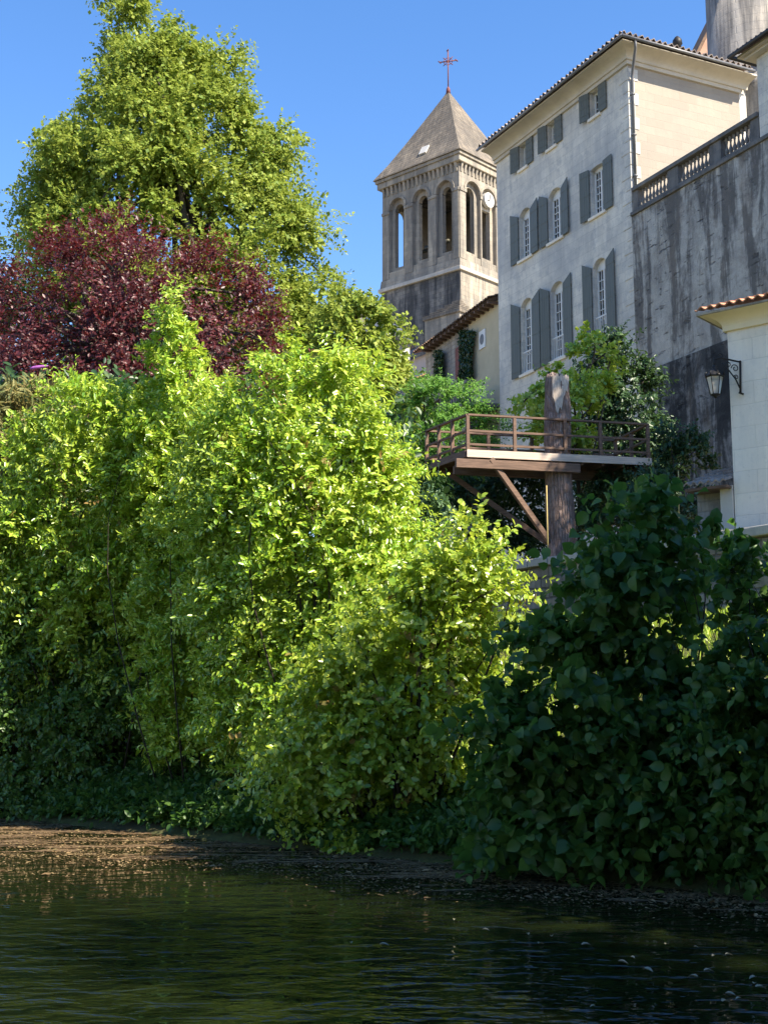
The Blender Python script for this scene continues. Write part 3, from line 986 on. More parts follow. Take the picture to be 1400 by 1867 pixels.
for i, (c0, c1) in enumerate(COLS):
    window(house, c0, c1, 15.40, 18.28, 0.30, 2, 7, rail=0.95)
    window(house, c0, c1, 20.35, 22.25, 0.28 if c0 > 3 else 0.06, 2, 6)
    shw = 0.57 if i else 0.62
    for row, (zb, zs, rise) in enumerate([(15.32, 18.28, 0.30), (20.30, 22.25, 0.28 if c0 > 3 else 0.06)]):
        aj = [(2, 5), (4, 1), (0, 7), (6, 2), (3, 3), (1, 5)][i * 2 + row]
        shutter(house, c0 - shw - 0.02, c0 - 0.02, zb, zs + rise + 0.04, zs + 0.05, c0 - 0.02, -math.radians(aj[0]))
        shutter(house, c1 + 0.02, c1 + shw + 0.02, zb, zs + 0.05, zs + rise + 0.04, c1 + 0.02, math.radians(aj[1]))
for c0, c1 in TOPC:
    window(house, c0, c1, 24.35, 25.40, 0, 1, 3)
    shutter(house, c0 - 0.53, c0 - 0.02, 24.32, 25.44, 25.44)
    shutter(house, c1 + 0.02, c1 + 0.53, 24.32, 25.44, 25.44, c1 + 0.02, math.radians(14))

# ------------------------------------------------------------------ round tower beside the gable
rt = empty('round_tower', hl(7.15, 1.05, 5.05), ANG)
tag(rt, 'round weathered stone tower rising past the sunlit gable of the manor house', 'tower')
m = MB()
m.lathe([(1.85, 0), (1.85, 20.6), (1.98, 20.8), (1.98, 21.1), (1.85, 21.25), (1.85, 26.5)], 40)
m.build('wall', M['turret_stone'], rt, smooth=True)
m = MB()
m.lathe([(2.15, 26.45), (2.2, 26.6), (1.2, 28.6), (0.02, 30.8)], 32)
m.build('roof', M['tile_grey'], rt, smooth=True)
m = MB()
m.bar((-1.12, -1.56, 21.6), (-1.12, -1.56, 22.3), 0.16, 0.16)
m.build('arrow_slit', M['iron'], rt)
m.bl = None

# steep brown roof and pink wall behind the round tower
rb = at(1276, 92, 56)
sh = empty('steep_roofed_house', (rb[0], rb[1], 5.05), math.radians(4))
tag(sh, 'pink walled building with steep brown tiled roof behind the round tower', 'building')
hz = rb[2] - 5.05
m = MB()
m.hexa([(0.0, 0, 0), (3.6, 0, 0), (3.6, 4, 0), (0.0, 4, 0)], [(0.0, 0, hz), (3.6, 0, hz), (3.6, 4, hz), (0.0, 4, hz)])
m.quad((0.0, 0, hz), (3.6, 0, hz), (1.8, 0, hz + 3.6))
m.build('wall', M['pink_wall'], sh)
m = MB()
for sg, xe in ((1, -0.28), (-1, 3.88)):
    m.hexa([(xe, -0.22, hz - 0.55), (1.8, -0.22, hz + 3.62), (1.8, 4.2, hz + 3.62), (xe, 4.2, hz - 0.55)],
           [(xe - 0.14 * sg, -0.22, hz - 0.50), (1.8, -0.22, hz + 3.9), (1.8, 4.2, hz + 3.9), (xe - 0.14 * sg, 4.2, hz - 0.50)])
m.build('roof', M['tile_brown'], sh)

# ------------------------------------------------------------------ great retaining wall and its balustrade
rw = empty('retaining_wall', (HO[0], HO[1], 5.05), ANG)
tag(rw, 'huge stained stone retaining wall under the balustrade, black streaks running down', 'wall')
ZB = 19.57
m = MB()
m.box(-0.06, 1.2, -12.5, -0.04, 0, ZB - 0.14 - HZ)
m.build('wall', M['wall_stone'], rw)
zl = onplane(1272, 640, hl(-0.12, 0, 10), HV)[2]
m = MB()
m.hexa([(-0.17, -12.4, 0), (-0.062, -12.4, 0), (-0.062, -1.35, 0), (-0.17, -1.35, 0)],
       [(-0.13, -12.4, zl - HZ), (-0.062, -12.4, zl - HZ), (-0.062, -1.35, zl - HZ), (-0.13, -1.35, zl - HZ)])
o = m.build('lower_wall', M['moss_stone'], rw)
o['label'] = 'dark mossy lower stage of the wall'
m = MB()
m.box(-0.14, 0.6, -12.5, -0.045, ZB - 0.14 - HZ, ZB - HZ)
m.build('coping', M['dark_stone'], rw, bevel=0.02)
# terrace floor behind the balustrade belongs to the wall
bal = empty('terrace_balustrade', hl(0.2, 0, ZB), ANG)
tag(bal, 'stone balustrade with bulbous balusters on top of the stained retaining wall', 'balustrade')
m = MB()
m.box(-0.30, 0.14, -6.75, -0.10, 0.80, 0.95)
m.build('rail', M['dark_stone'], bal, bevel=0.02)
m = MB()
m.box(-0.24, 0.10, -6.75, -0.10, 0.0, 0.12)
m.build('plinth', M['dark_stone'], bal, bevel=0.015)
bproto = None
sects = [(-0.42, -2.05), (-2.72, -4.30), (-4.95, -6.30)]
piers = [(-0.38, -0.10), (-2.68, -2.10), (-4.92, -4.35), (-6.75, -6.35)]
for a, b in piers:
    m = MB()
    m.box(-0.22, 0.08, a, b, 0.12, 0.80)
    m.build('pier', M['dark_stone'], bal, bevel=0.01)
bmesh_shared = None
for (a, b), k in zip(sects, (8, 8, 7)):
    for i in range(k):
        y = a + (b - a) * (i + 0.5) / k
        if bmesh_shared is None:
            o = baluster_mesh(0.68).build('baluster', M['dark_stone'], bal, smooth=True)
            bmesh_shared = o
        else:
            o = bmesh_shared.copy()
            COL.objects.link(o)
            o.parent = bal
        o.location = (-0.07, y, 0.12)

# pavilion above the far right end of the wall
pv = empty('stone_pavilion', hl(0, -6.8, ZB), ANG)
tag(pv, 'pale stone pavilion corner with a dark gutter at the right end of the balustrade', 'building')
m = MB()
m.box(-0.04, 4.5, -6.0, 0.0, 0.005, 2.75)
m.build('wall', M['lime_stone'], pv)
m = MB()
m.box(-0.30, 4.7, -6.2, 0.28, 2.752, 2.84)
m.box(-0.45, 4.8, -6.3, 0.42, 2.84, 2.93)
m.build('cornice', M['cornice'], pv)
m = MB()
m.tube([(-0.62, -6.0, 2.95), (-0.62, 0.60, 2.95), (4.8, 0.60, 2.95)], 0.08, 8)
m.build('gutter', M['iron'], pv, smooth=True)
m = MB()
tile_roof(m, (-0.62, -6.0, 2.97), (0, 1, 0), (1, 0, 0.4), 6.55, lambda s: 3.0)
m.build('roof', M['tile_brown'], pv)

# ------------------------------------------------------------------ bell tower
TO = at(838, 494, 75)
TA = math.radians(47)
ZS = TO[2]                                       # string course height
bt = empty('bell_tower', (TO[0], TO[1], 5.05), TA)
tag(bt, 'square stone bell tower with arched openings, clock and pyramid spire', 'tower')
WB, WA = 6.55, 5.9
TZ = 5.05
z_ = lambda z: z - TZ
tn = np.array([math.cos(TA), math.sin(TA), 0])
tu = np.array([-math.sin(TA), math.cos(TA), 0])


def tl(px, py):                                  # on the left face: (distance from corner, height)
    p = onplane(px, py, TO, tn)
    return float(np.dot(p - TO, tu)), float(p[2])


def tr_(px, py):
    p = onplane(px, py, TO, tu)
    return float(np.dot(p - TO, tn)), float(p[2])


EAV = 36.3
lops, louter = [], []
for (xa, ya), (xb, yb) in [((716, 484), (732, 362)), ((760, 470), (775, 349)), ((802, 460), (820, 336))]:
    b0, b1 = sorted((tl(xa, ya)[0], tl(xb, ya)[0]))
    zb, zt = tl((xa + xb) / 2, ya)[1], tl((xa + xb) / 2, yb)[1]
    c, hw = (b0 + b1) / 2, 0.38
    lops.append([c - hw, c + hw, 30.05, 33.95, 0.40])
    louter.append([c - hw - 0.30, c + hw + 0.30, 29.75, 34.0, 0.70])
lops.sort(), louter.sort()
rops = []
for c in (1.35, 2.95, 4.55):
    rops.append([c - 0.42, c + 0.42, 30.05, 33.95, 0.40])
router = [[o[0] - 0.30, o[1] + 0.30, 29.75, 34.0, 0.70] for o in rops]
m = MB()
TH, TI = 0.24, 0.32                              # outer skin, inner skin
left = lambda s, d, z: (d, s, z_(z))
right = lambda s, d, z: (s, d, z_(z))
back_l = lambda s, d, z: (WA - d, s, z_(z))
back_r = lambda s, d, z: (s, WB - d, z_(z))
ZT = 35.6
for fm, ln, oo, ii in ((left, WB, louter, lops), (right, WA, router, rops), (back_l, WB, louter[:0], lops[:0]), (back_r, WA, router[:1], rops[:1])):
    pierced(m, ln, 29.3, ZT, oo, TH, fm, 0.0, True)
    pierced(m, ln, 29.3, ZT, ii, TI, fm, TH + 0.002, True)
m.build('belfry_wall', M['tower_stone'], bt)
m = MB()                                          # pilasters on piers with little capitals
for fm, ln, oo in ((left, WB, louter), (right, WA, router)):
    edges = [0.0] + [v for o in oo for v in (o[0], o[1])] + [ln]
    for a, b in zip(edges[0::2], edges[1::2]):
        if b - a < 0.12: continue
        c0, c1 = a + 0.02, b - 0.02
        for s0, s1, d, z0, z1 in ((c0, c1, -0.05, 29.32, 33.75), (c0 - 0.05, c1 + 0.05, -0.11, 33.75, 33.95)):
            s0, s1 = max(s0, -0.11 if fm is left else 0.0), min(s1, ln)
            p = [fm(s0, d, z0), fm(s1, d, z0), fm(s1, -0.002, z0), fm(s0, -0.002, z0)]
            q_ = [fm(s0, d, z1), fm(s1, d, z1), fm(s1, -0.002, z1), fm(s0, -0.002, z1)]
            m.hexa(p, q_)
m.build('pilaster_order', M['tower_stone'], bt, bevel=0.015)
m = MB()                                          # arch hood moulds
for fm, oo in ((left, louter), (right, router)):
    for s0, s1, zb, sp, rise in oo:
        c, hw = (s0 + s1) / 2, (s1 - s0) / 2
        n = 14
        for i in range(n):
            a0, a1 = math.pi * i / n, math.pi * (i + 1) / n
            def pt(a, r, d): return fm(c + r * math.cos(a), d, sp + r * math.sin(a) * (rise / hw))
            m.hexa([pt(a0, hw, -0.07), pt(a0, hw + 0.16, -0.07), pt(a0, hw + 0.16, -0.001), pt(a0, hw, -0.001)],
                   [pt(a1, hw, -0.07), pt(a1, hw + 0.16, -0.07), pt(a1, hw + 0.16, -0.001), pt(a1, hw, -0.001)])
m.build('arch_moulding', M['tower_stone'], bt)
m = MB()                                          # weathered slope, string course
m.hexa([(-0.12, -0.12, z_(28.75)), (WA + 0.12, -0.12, z_(28.75)), (WA + 0.12, WB + 0.12, z_(28.75)), (-0.12, WB + 0.12, z_(28.75))],
       [(-0.06, -0.06, z_(29.3)), (WA + 0.06, -0.06, z_(29.3)), (WA + 0.06, WB + 0.06, z_(29.3)), (-0.06, WB + 0.06, z_(29.3))])
m.build('weathering', M['tower_stone'], bt)
m = MB()
m.box(-0.22, WA + 0.22, -0.22, WB + 0.22, z_(28.5), z_(28.75))
m.build('string_course', M['tower_pale'], bt, bevel=0.03)
m = MB()
m.box(-0.04, WA + 0.04, -0.04, WB + 0.04, 0, z_(28.5))
m.build('base', M['tower_dark'], bt)
m = MB()
m.box(0.3, WA - 0.3, 0.3, WB - 0.3, z_(29.3), z_(29.36))
m.build('belfry_floor', M['tower_dark'], bt)
m = MB()
m.box(0.5, WA - 0.5, 0.5, WB - 0.5, z_(35.3), z_(35.4))
m.build('belfry_ceiling', M['tower_dark'], bt)
m = MB()                                          # corbel table below the eaves
for fm, ln in ((left, WB), (right, WA)):
    k = int(ln / 0.36)
    for i in range(k):
        s = ln * (i + 0.5) / k
        p = [fm(s - 0.08, -0.05, 35.05), fm(s + 0.08, -0.05, 35.05), fm(s + 0.08, -0.001, 35.05), fm(s - 0.08, -0.001, 35.05)]
        q_ = [fm(s - 0.08, -0.18, 35.6), fm(s + 0.08, -0.18, 35.6), fm(s + 0.08, -0.001, 35.6), fm(s - 0.08, -0.001, 35.6)]
        m.hexa(p, q_)
m.build('corbel_table', M['tower_stone'], bt)
m = MB()
m.box(-0.26, WA + 0.26, -0.26, WB + 0.26, z_(35.6), z_(36.0))
m.box(-0.36, WA + 0.36, -0.36, WB + 0.36, z_(36.0), z_(36.22))
m.build('cornice', M['tower_stone'], bt, bevel=0.03)
m = MB()
ov = 0.46
base = [(-ov, -ov), (WA + ov, -ov), (WA + ov, WB + ov), (-ov, WB + ov)]
cx_, cy_ = WA / 2, WB / 2
lev = [(1.0, 36.22), (0.985, 36.34), (0.80, 37.35), (0.55, 38.95), (0.28, 40.75), (0.05, 42.3), (0.012, 42.6)]
for (k0, z0), (k1, z1) in zip(lev[:-1], lev[1:]):
    for i in range(4):
        a, b = base[i], base[(i + 1) % 4]
        f = lambda p, k: (cx_ + (p[0] - cx_) * k, cy_ + (p[1] - cy_) * k)
        m.quad((*f(a, k0), z_(z0)), (*f(b, k0), z_(z0)), (*f(b, k1), z_(z1)), (*f(a, k1), z_(z1)))
m.quad(*[(p[0], p[1], z_(36.22)) for p in base])
spire = m.build('spire', M['spire_stone'], bt)
m = MB()
m.hexa([(0.05, 2.75, z_(37.08)), (0.05, 3.35, z_(37.08)), (0.40, 3.35, z_(37.69)), (0.40, 2.75, z_(37.69))],
       [(-0.03, 2.75, z_(37.13)), (-0.03, 3.35, z_(37.13)), (0.32, 3.35, z_(37.74)), (0.32, 2.75, z_(37.74))])
m.build('roof_hatch', M['clock'], spire)
m = MB()                                          # wrought cross, its arms run along the left face
cz = z_(42.5)
m.tube([(cx_, cy_, cz), (cx_, cy_, cz + 3.05)], 0.045, 6)
m.lathe([(0.16, -0.1), (0.13, 0.25), (0.06, 0.4)], 8, (cx_, cy_, cz))
xc = cz + 2.25
m.tube([(cx_ + 0.28, cy_ - 0.50, xc), (cx_ - 0.28, cy_ + 0.50, xc)], 0.042, 6)
for sx, sz in ((0.5, 0), (-0.5, 0), (0, 0.78)):
    c = (cx_ - 0.56 * sx, cy_ + sx, xc + sz)
    m.tube([(c[0] - 0.10 * (sz > 0), c[1] - 0.10, c[2] + 0.10 * (sz == 0) * -1), (c[0], c[1], c[2] + 0.02), (c[0], c[1] + 0.10, c[2] + 0.1 * (sz == 0))], 0.045, 5)
for a in (45, 135, 225, 315):
    dy, dz = math.cos(math.radians(a)) * 0.42, math.sin(math.radians(a)) * 0.42
    m.tube([(cx_, cy_, xc), (cx_ - 0.5 * dy, cy_ + dy, xc + dz)], 0.028, 5)
for i in range(12):
    a0, a1 = i * math.pi / 6, (i + 1) * math.pi / 6
    f = lambda a: (cx_ - 0.56 * 0.26 * math.cos(a), cy_ + 0.26 * math.cos(a), xc + 0.26 * math.sin(a))
    m.tube([f(a0), f(a1)], 0.022, 5)
m.build('cross', M['rust'], spire, smooth=True)
# clock in the head of the second opening of the right face
cc = rops[1]
m = MB()
c = (cc[0] + cc[1]) / 2
n = 24
m.hexa([(c + 0.50 * math.cos(2 * math.pi * i / n), -0.10, z_(33.95) + 0.50 * math.sin(2 * math.pi * i / n)) for i in range(n)],
       [(c + 0.50 * math.cos(2 * math.pi * i / n), 0.16, z_(33.95) + 0.50 * math.sin(2 * math.pi * i / n)) for i in range(n)])
clk = m.build('clock', M['clock'], bt)
for dx_, dz_ in ((0.08, 0.36), (-0.22, -0.13)):
    m = MB()
    m.bar((c, -0.115, z_(33.95)), (c + dx_, -0.115, z_(33.95) + dz_), 0.05, 0.015, (0, 1, 0))
    m.build('hand', M['iron'], clk)
m = MB()
m.box(cc[0], cc[1], 0.26, 0.50, z_(33.3), z_(33.55))
m.build('lintel', M['tower_pale'], bt)
for k, (x, y) in enumerate([(1.5, lops[1][0] + 0.3), (1.9, lops[2][0] + 0.45)]):
    m = MB()
    m.lathe([(0.50, 0), (0.47, 0.06), (0.38, 0.28), (0.31, 0.6), (0.26, 0.78), (0.1, 0.86), (0.05, 1.0)], 18, (x, y, z_(30.35)))
    m.bar((x, y - 1.0, z_(31.4)), (x, y + 1.0, z_(31.4)), 0.18, 0.2)
    m.build('bell', M['bronze'], bt, smooth=True)
# buttress with a stepped stone cap against the near corner
m = MB()
bz = tl(838, 566)[1]
m.box(-1.3, 1.0, -1.0, 1.75, 0, z_(25.3))
m.build('buttress', M['tower_stone'], bt)
m = MB()
m.box(0.0, WA + 0.02, -0.075, -0.042, z_(23.0), z_(28.495))
m.build('base_facing', M['tower_stone'], bt)
m = MB()
for i, k in enumerate((1.0, 0.80, 0.58, 0.36, 0.16)):
    m.box(-1.42 + 1.35 * (1 - k), 0.05, -1.12 + 1.05 * (1 - k), 1.87 - 1.7 * (1 - k), z_(25.3 + 0.24 * i), z_(25.3 + 0.24 * (i + 1)) - 0.004)
m.build('buttress_cap', M['spire_stone'], bt, bevel=0.02)

# ------------------------------------------------------------------ annex left of the manor
AN = math.radians(19.5)
AO = at(908, 540, 53.6)
annex = empty('plastered_annex', (AO[0], AO[1], 5.05), AN)
tag(annex, 'low annex between manor and bell tower with ochre plaster and a round window', 'building')
an_n = np.array([math.cos(AN), math.sin(AN), 0])
an_u = np.array([-math.sin(AN), math.cos(AN), 0])


def al_(px, py):
    p = onplane(px, py, AO, an_n)
    return float(np.dot(p - AO, an_u)), float(p[2] - 5.05)


aE = al_(775, 640)
aL = aE[0]
zA0 = al_(900, 552)[1]
m = MB()
bS = al_(855, 650)[0]
ow = al_(880, 619)
m.box(0, 4, 0.0, bS, 0, zA0)
m.build('plaster_wall', M['plaster'], annex)
m = MB()
m.box(0.02, 4, bS, aL, 0, zA0)
m.build('old_wall', M['old_plaster'], annex)
m = MB()
tile_roof(m, (-0.55, -0.2, zA0 - 0.02), (0, 1, 0), (1, 0, 0.36), aL + 0.55, lambda s: 4.8, 0.24, 0.06)
m.build('roof', M['tile_brown'], annex)
m = MB()
m.quad((-0.55, -0.2, zA0 - 0.07), (-0.55, aL + 0.35, zA0 - 0.07), (4.2, aL + 0.35, zA0 + 1.6), (4.2, -0.2, zA0 + 1.6))
k = int(aL / 0.5)
for i in range(k):
    m.box(-0.5, 0.0, i * 0.5, i * 0.5 + 0.1, zA0 - 0.22, zA0 - 0.10)
m.build('rafters', M['timber'], annex)
m = MB()
hw, hh = 0.34, 0.42
n = 16
circ = lambda r, d: [(d, ow[0] + r * math.cos(2 * math.pi * i / n), ow[1] + r * 1.1 * math.sin(2 * math.pi * i / n)) for i in range(n)]
m.box(-0.05, 0.0, ow[0] - hw, ow[0] + hw, ow[1] - hh, ow[1] + hh)
f = m.build('oculus', M['white'], annex)
m = MB()
m.hexa(circ(0.22, -0.062), circ(0.22, -0.051))
m.build('pane', M['zinc'], f)
m = MB()
dd = al_(836, 655)
m.box(-0.03, 0.0, dd[0] - 0.1, dd[0] + 0.35, dd[1] - 0.9, dd[1] + 0.6)
m.build('shutter', M['rust'], annex)


def ivy(name, label, px0, px1, py0, py1, seed, n=2600):
    r = np.random.default_rng(seed)
    root_p = onplane((px0 + px1) / 2, py1, AO - an_n * 0.06, an_n)
    root = empty(name, (root_p[0], root_p[1], root_p[2]))
    tag(root, label, 'ivy')
    u_ = r.random(n)
    v_ = r.random(n)
    wid = 0.5 + 0.5 * np.sin(v_ * 3 + seed)
    px = (px0 + px1) / 2 + (u_ - 0.5) * (px1 - px0) * (0.55 + 0.45 * wid)
    py = py0 + (py1 - py0) * v_
    P = np.array([onplane(a, b, AO - an_n * r.uniform(0.03, 0.30), an_n) for a, b in zip(px, py)])
    d = nrm(r.normal(size=(n, 3)) + np.array([0, 0, -0.8]))
    nn = nrm(-an_n[None, :] + 0.5 * r.normal(size=(n, 3)))
    l = r.uniform(0.10, 0.19, n)
    leaf_mesh('foliage', P - root_p, d, nn, l, l * 0.8, T_OVAL, M['lf_ivy'], root)
    return root


ivy('ivy_plant', 'broad dark ivy column climbing the annex beside the ochre plaster', 832, 866, 603, 702, 3)
ivy('ivy_plant', 'narrow dark ivy strip near the far left corner of the annex wall', 788, 810, 640, 702, 4, 1300)

# terrace at the annex foot
st = empty('side_terrace', (AO[0], AO[1], 5.05), AN)
tag(st, 'small stone terrace wall left of the manor with a dark arched opening', 'wall')
zT = onplane(905, 707, AO - an_n * 1.6, an_n)[2] - 5.05
m = MB()
pierced(m, 6.5, 0, zT, [(0.25, 0.85, 4.0, zT - 2.0, 0.3)], 0.5, lambda s, d, z: (-1.6 + d, s, z), 0.0, True)
m.build('wall', M['old_plaster'], st)
m = MB()
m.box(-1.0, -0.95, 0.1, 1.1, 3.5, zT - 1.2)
m.build('opening_dark_sheet', M['iron'], st)  # dark sheet standing in for the shade inside the opening
st.children[-1].name = 'opening_shade'
m = MB()
m.box(-1.72, -0.02, -0.1, 6.5, zT, zT + 0.16)
m.build('coping', M['dark_stone'], st)
b2 = empty('terrace_balustrade', (AO[0] - an_n[0] * 1.45, AO[1] - an_n[1] * 1.45, 5.05 + zT + 0.16), AN)
tag(b2, 'weathered stone balustrade in front of the ochre annex, left of the manor', 'balustrade')
m = MB()
m.box(-0.2, 0.2, -0.1, 6.4, 0.0, 0.1)
m.build('plinth', M['dark_stone'], b2)
m = MB()
m.box(-0.2, 0.2, -0.1, 6.4, 0.8, 0.95)
m.build('rail', M['dark_stone'], b2)
for y in (0.0, 2.6, 5.6):
    m = MB()
    m.box(-0.15, 0.15, y, y + 0.4, 0.1, 0.8)
    m.build('pier', M['dark_stone'], b2)
for k in range(18):
    y = 0.55 + k * 0.27
    if 2.45 < y < 3.1: continue
    o = bmesh_shared.copy()
    COL.objects.link(o)
    o.parent = b2
    o.location = (0, y, 0.1)

# ------------------------------------------------------------------ church nave behind the trees
CN = at(790, 640, 66)
nave = empty('church_nave', (CN[0], CN[1], 5.05), math.radians(33))
tag(nave, 'grey church nave with dark slate roof at the foot of the bell tower', 'church')
zc = CN[2] - 5.05
m = MB()
m.box(0, 8, -1.5, 8.5, 0, zc)
m.build('wall', M['pale_plaster'], nave)
m = MB()
m.hexa([(-0.4, -1.8, zc), (-0.4, 8.9, zc), (4, 8.9, zc + 2.2), (4, -1.8, zc + 2.2)], [(-0.4, -1.8, zc + 0.35), (-0.4, 8.9, zc + 0.35), (4, 8.9, zc + 2.5), (4, -1.8, zc + 2.5)])
m.build('roof', M['slate'], nave)
ais = at(775, 695, 62)
m = MB()
pa = (ais[0] - CN[0], ais[1] - CN[1])
ca, sa = math.cos(math.radians(-33)), math.sin(math.radians(-33))
lx, ly = pa[0] * ca - pa[1] * sa, pa[0] * sa + pa[1] * ca
tile_roof(m, (lx - 0.5, ly - 0.6, ais[2] - 5.05), (0, 1, 0), (1, 0, 0.5), 8.0, lambda s: 3.2, 0.26, 0.06)
m.build('aisle_roof', M['tile_red'], nave)
m = MB()
m.box(lx - 0.2, lx + 2.3, ly - 0.6, ly + 7, 0, ais[2] - 5.05 + 0.05)
m.build('aisle_wall', M['pale_plaster'], nave)

ch_p = at(690, 612, 64)
cha = empty('side_chapel', (ch_p[0], ch_p[1], 5.05), math.radians(28))
tag(cha, 'low chapel roof of blue slate seen through the lime tree', 'chapel')
zz_ = ch_p[2] - 5.05
m = MB()
m.box(-1.2, 1.2, -1.2, 1.2, 0, zz_ - 0.5)
m.build('wall', M['pale_plaster'], cha)
m = MB()
m.lathe([(1.9, zz_ - 0.55), (1.75, zz_ - 0.3), (1.2, zz_ + 0.35), (0.5, zz_ + 0.75), (0.05, zz_ + 0.9)], 16)
m.build('roof', M['slate'], cha, smooth=True)
fp = at(656, 556, 63)
fin = empty('gable_finial', (fp[0], fp[1], 5.05))
tag(fin, 'small weathered stone finial poking above the tree tops', 'finial')
m = MB()
zf = fp[2] - 5.05
m.box(-0.35, 0.35, -0.35, 0.35, 0, zf - 0.15)
m.build('pillar', M['old_plaster'], fin)
m = MB()
m.lathe([(0.30, -0.15), (0.34, -0.05), (0.18, 0.08), (0.16, 0.2), (0.30, 0.34), (0.26, 0.5), (0.10, 0.62), (0.14, 0.72), (0.04, 0.86)], 10, (0, 0, zf))
m.tube([(-0.38, 0, zf + 0.28), (0, 0, zf + 0.42), (0.38, 0, zf + 0.28)], [0.06, 0.12, 0.06], 7)
m.build('ornament', M['tower_stone'], fin, smooth=True)

# ------------------------------------------------------------------ garden wall below the terrace
wl = float(np.linalg.norm(WALL_B - WALL_A))
gw = empty('garden_wall', (WALL_A[0], WALL_A[1], 3.0), math.atan2(wd[1], wd[0]))
tag(gw, 'old rubble retaining wall with stone coping behind the riverside bushes', 'wall')
m = MB()
rj = random.Random(3)
n = 60
L2 = wl + 8
for i in range(n):
    a, b = L2 * i / n, L2 * (i + 1) / n
    f0 = lambda s, z: (s, -0.0 + 0.05 * math.sin(s * 2.3 + z * 3) + 0.03 * math.sin(s * 7.1), z)
    for j in range(8):
        z0, z1 = -0.6 + 2.5 * j / 8, -0.6 + 2.5 * (j + 1) / 8
        m.quad(f0(a, z0), f0(b, z0), f0(b, z1), f0(a, z1))
m.box(0, L2, 0.14, 0.5, -0.6, 1.9)
m.build('wall', M['rubble'], gw, smooth=False)
m = MB()
s = 0.0
while s < L2 - 0.3:
    ln = rj.uniform(0.55, 1.1)
    m.box(s + 0.008, min(s + ln, L2) - 0.008, -0.12 + rj.uniform(-0.02, 0.02), 0.5, 1.9 + rj.uniform(0.0, 0.01), 2.10 + rj.uniform(-0.015, 0.015))
    s += ln
m.build('coping', M['tower_pale'], gw, bevel=0.025)

# ------------------------------------------------------------------ lodge at the right edge
LA_ = math.radians(50)
LO = at(1340, 952, 24.9)
lodge = empty('stone_lodge', (LO[0], LO[1], 5.05), LA_)
tag(lodge, 'cream ashlar lodge with terracotta tile eave at the right edge', 'building')
ln_ = np.array([math.cos(LA_), math.sin(LA_), 0])
lu_ = np.array([-math.sin(LA_), math.cos(LA_), 0])
zL = onplane(1326, 603, LO, ln_)[2] - 5.05
m = MB()
m.box(0, 3.5, -9, 0.0, -0.4, zL - 0.01)
m.build('wall', M['lodge_stone'], lodge)
m = MB()
cp = [(0.0, zL - 0.02), (0.07, zL - 0.02), (0.07, zL + 0.05)] + [(0.07 + 0.34 * (1 - math.cos(i / 8 * math.pi / 2)), zL + 0.05 + 0.24 * math.sin(i / 8 * math.pi / 2)) for i in range(1, 9)] + [(0.0, zL + 0.29)]
for (o0, z0), (o1, z1) in zip(cp[:-1], cp[1:]):
    m.quad((-o0, o0, z0), (-o0, -9, z0), (-o1, -9, z1), (-o1, o1, z1))
    m.quad((-o0, o0, z0), (3.4, o0, z0), (3.4, o1, z1), (-o1, o1, z1))
m.build('cornice', M['lodge_cornice'], lodge)
m = MB()
m.box(-0.46, 3.4, -9, 0.46, zL + 0.29, zL + 0.33)
m.build('eave_board', M['tower_stone'], lodge)
m = MB()
tile_roof(m, (-0.52, -9.0, zL + 0.37), (0, 1, 0), (1, 0, 0.32), 9.45, lambda s: 3.0, 0.20, 0.05, 0.03, 0.34)
m.build('roof', M['tile_red'], lodge)

lan = empty('wall_lantern', (0, 0, 0), LA_)
pl = onplane(1349, 690, LO - ln_ * 0.02, ln_)
lan.location = Vector(pl)
tag(lan, 'black wrought iron lantern hanging from a scrolled bracket on the lodge corner', 'lantern')
m = MB()                                          # bracket: wall plate, arm, scrolls; local -X is out from the wall, +Y to the left
m.tube([(-0.02, -0.02, 0.36), (-0.03, 0.0, -0.32)], 0.022, 6)
m.tube([(-0.02, -0.06, -0.34), (-0.05, 0.02, -0.30), (-0.04, 0.0, -0.24)], 0.02, 6)
arm = [(-0.03, 0.0, 0.34), (-0.18, 0.10, 0.36), (-0.34, 0.24, 0.40), (-0.45, 0.34, 0.36)]
m.tube(arm, 0.018, 6)
brace = [(-0.03, 0.0, -0.22), (-0.10, 0.06, -0.02), (-0.20, 0.14, 0.14), (-0.32, 0.24, 0.30)]
m.tube(brace, 0.016, 6)
for c0, rr in (((-0.10, 0.06, 0.20), 0.085), ((-0.21, 0.15, 0.27), 0.06), ((-0.08, 0.05, 0.02), 0.05), ((-0.34, 0.25, 0.44), 0.06)):
    pts = []
    for i in range(14):
        a = i * 0.6
        r_ = rr * (1 - i / 18)
        pts.append((c0[0] - r_ * math.cos(a) * 0.8, c0[1] + r_ * math.cos(a) * 0.6, c0[2] + r_ * math.sin(a)))
    m.tube(pts, 0.011, 5)
m.build('bracket', M['iron'], lan, smooth=True)
lx0, ly0 = -0.45, 0.34
m = MB()
m.tube([(lx0, ly0, 0.36), (lx0, ly0, 0.24)], 0.012, 6)
m.lathe([(0.03, 0.24), (0.06, 0.20), (0.04, 0.17), (0.10, 0.12), (0.155, 0.05), (0.185, 0.02), (0.185, -0.01)], 12, (lx0, ly0, 0))
for i in range(8):
    a = i * math.pi / 4
    m.tube([(lx0 + 0.18 * math.cos(a), ly0 + 0.18 * math.sin(a), 0.0), (lx0 + 0.20 * math.cos(a), ly0 + 0.20 * math.sin(a), 0.06), (lx0 + 0.165 * math.cos(a), ly0 + 0.165 * math.sin(a), 0.09)], 0.014, 5)
for i in range(6):
    a = i * math.pi / 3
    m.tube([(lx0 + 0.168 * math.cos(a), ly0 + 0.168 * math.sin(a), -0.01), (lx0 + 0.10 * math.cos(a), ly0 + 0.10 * math.sin(a), -0.36)], 0.009, 5)
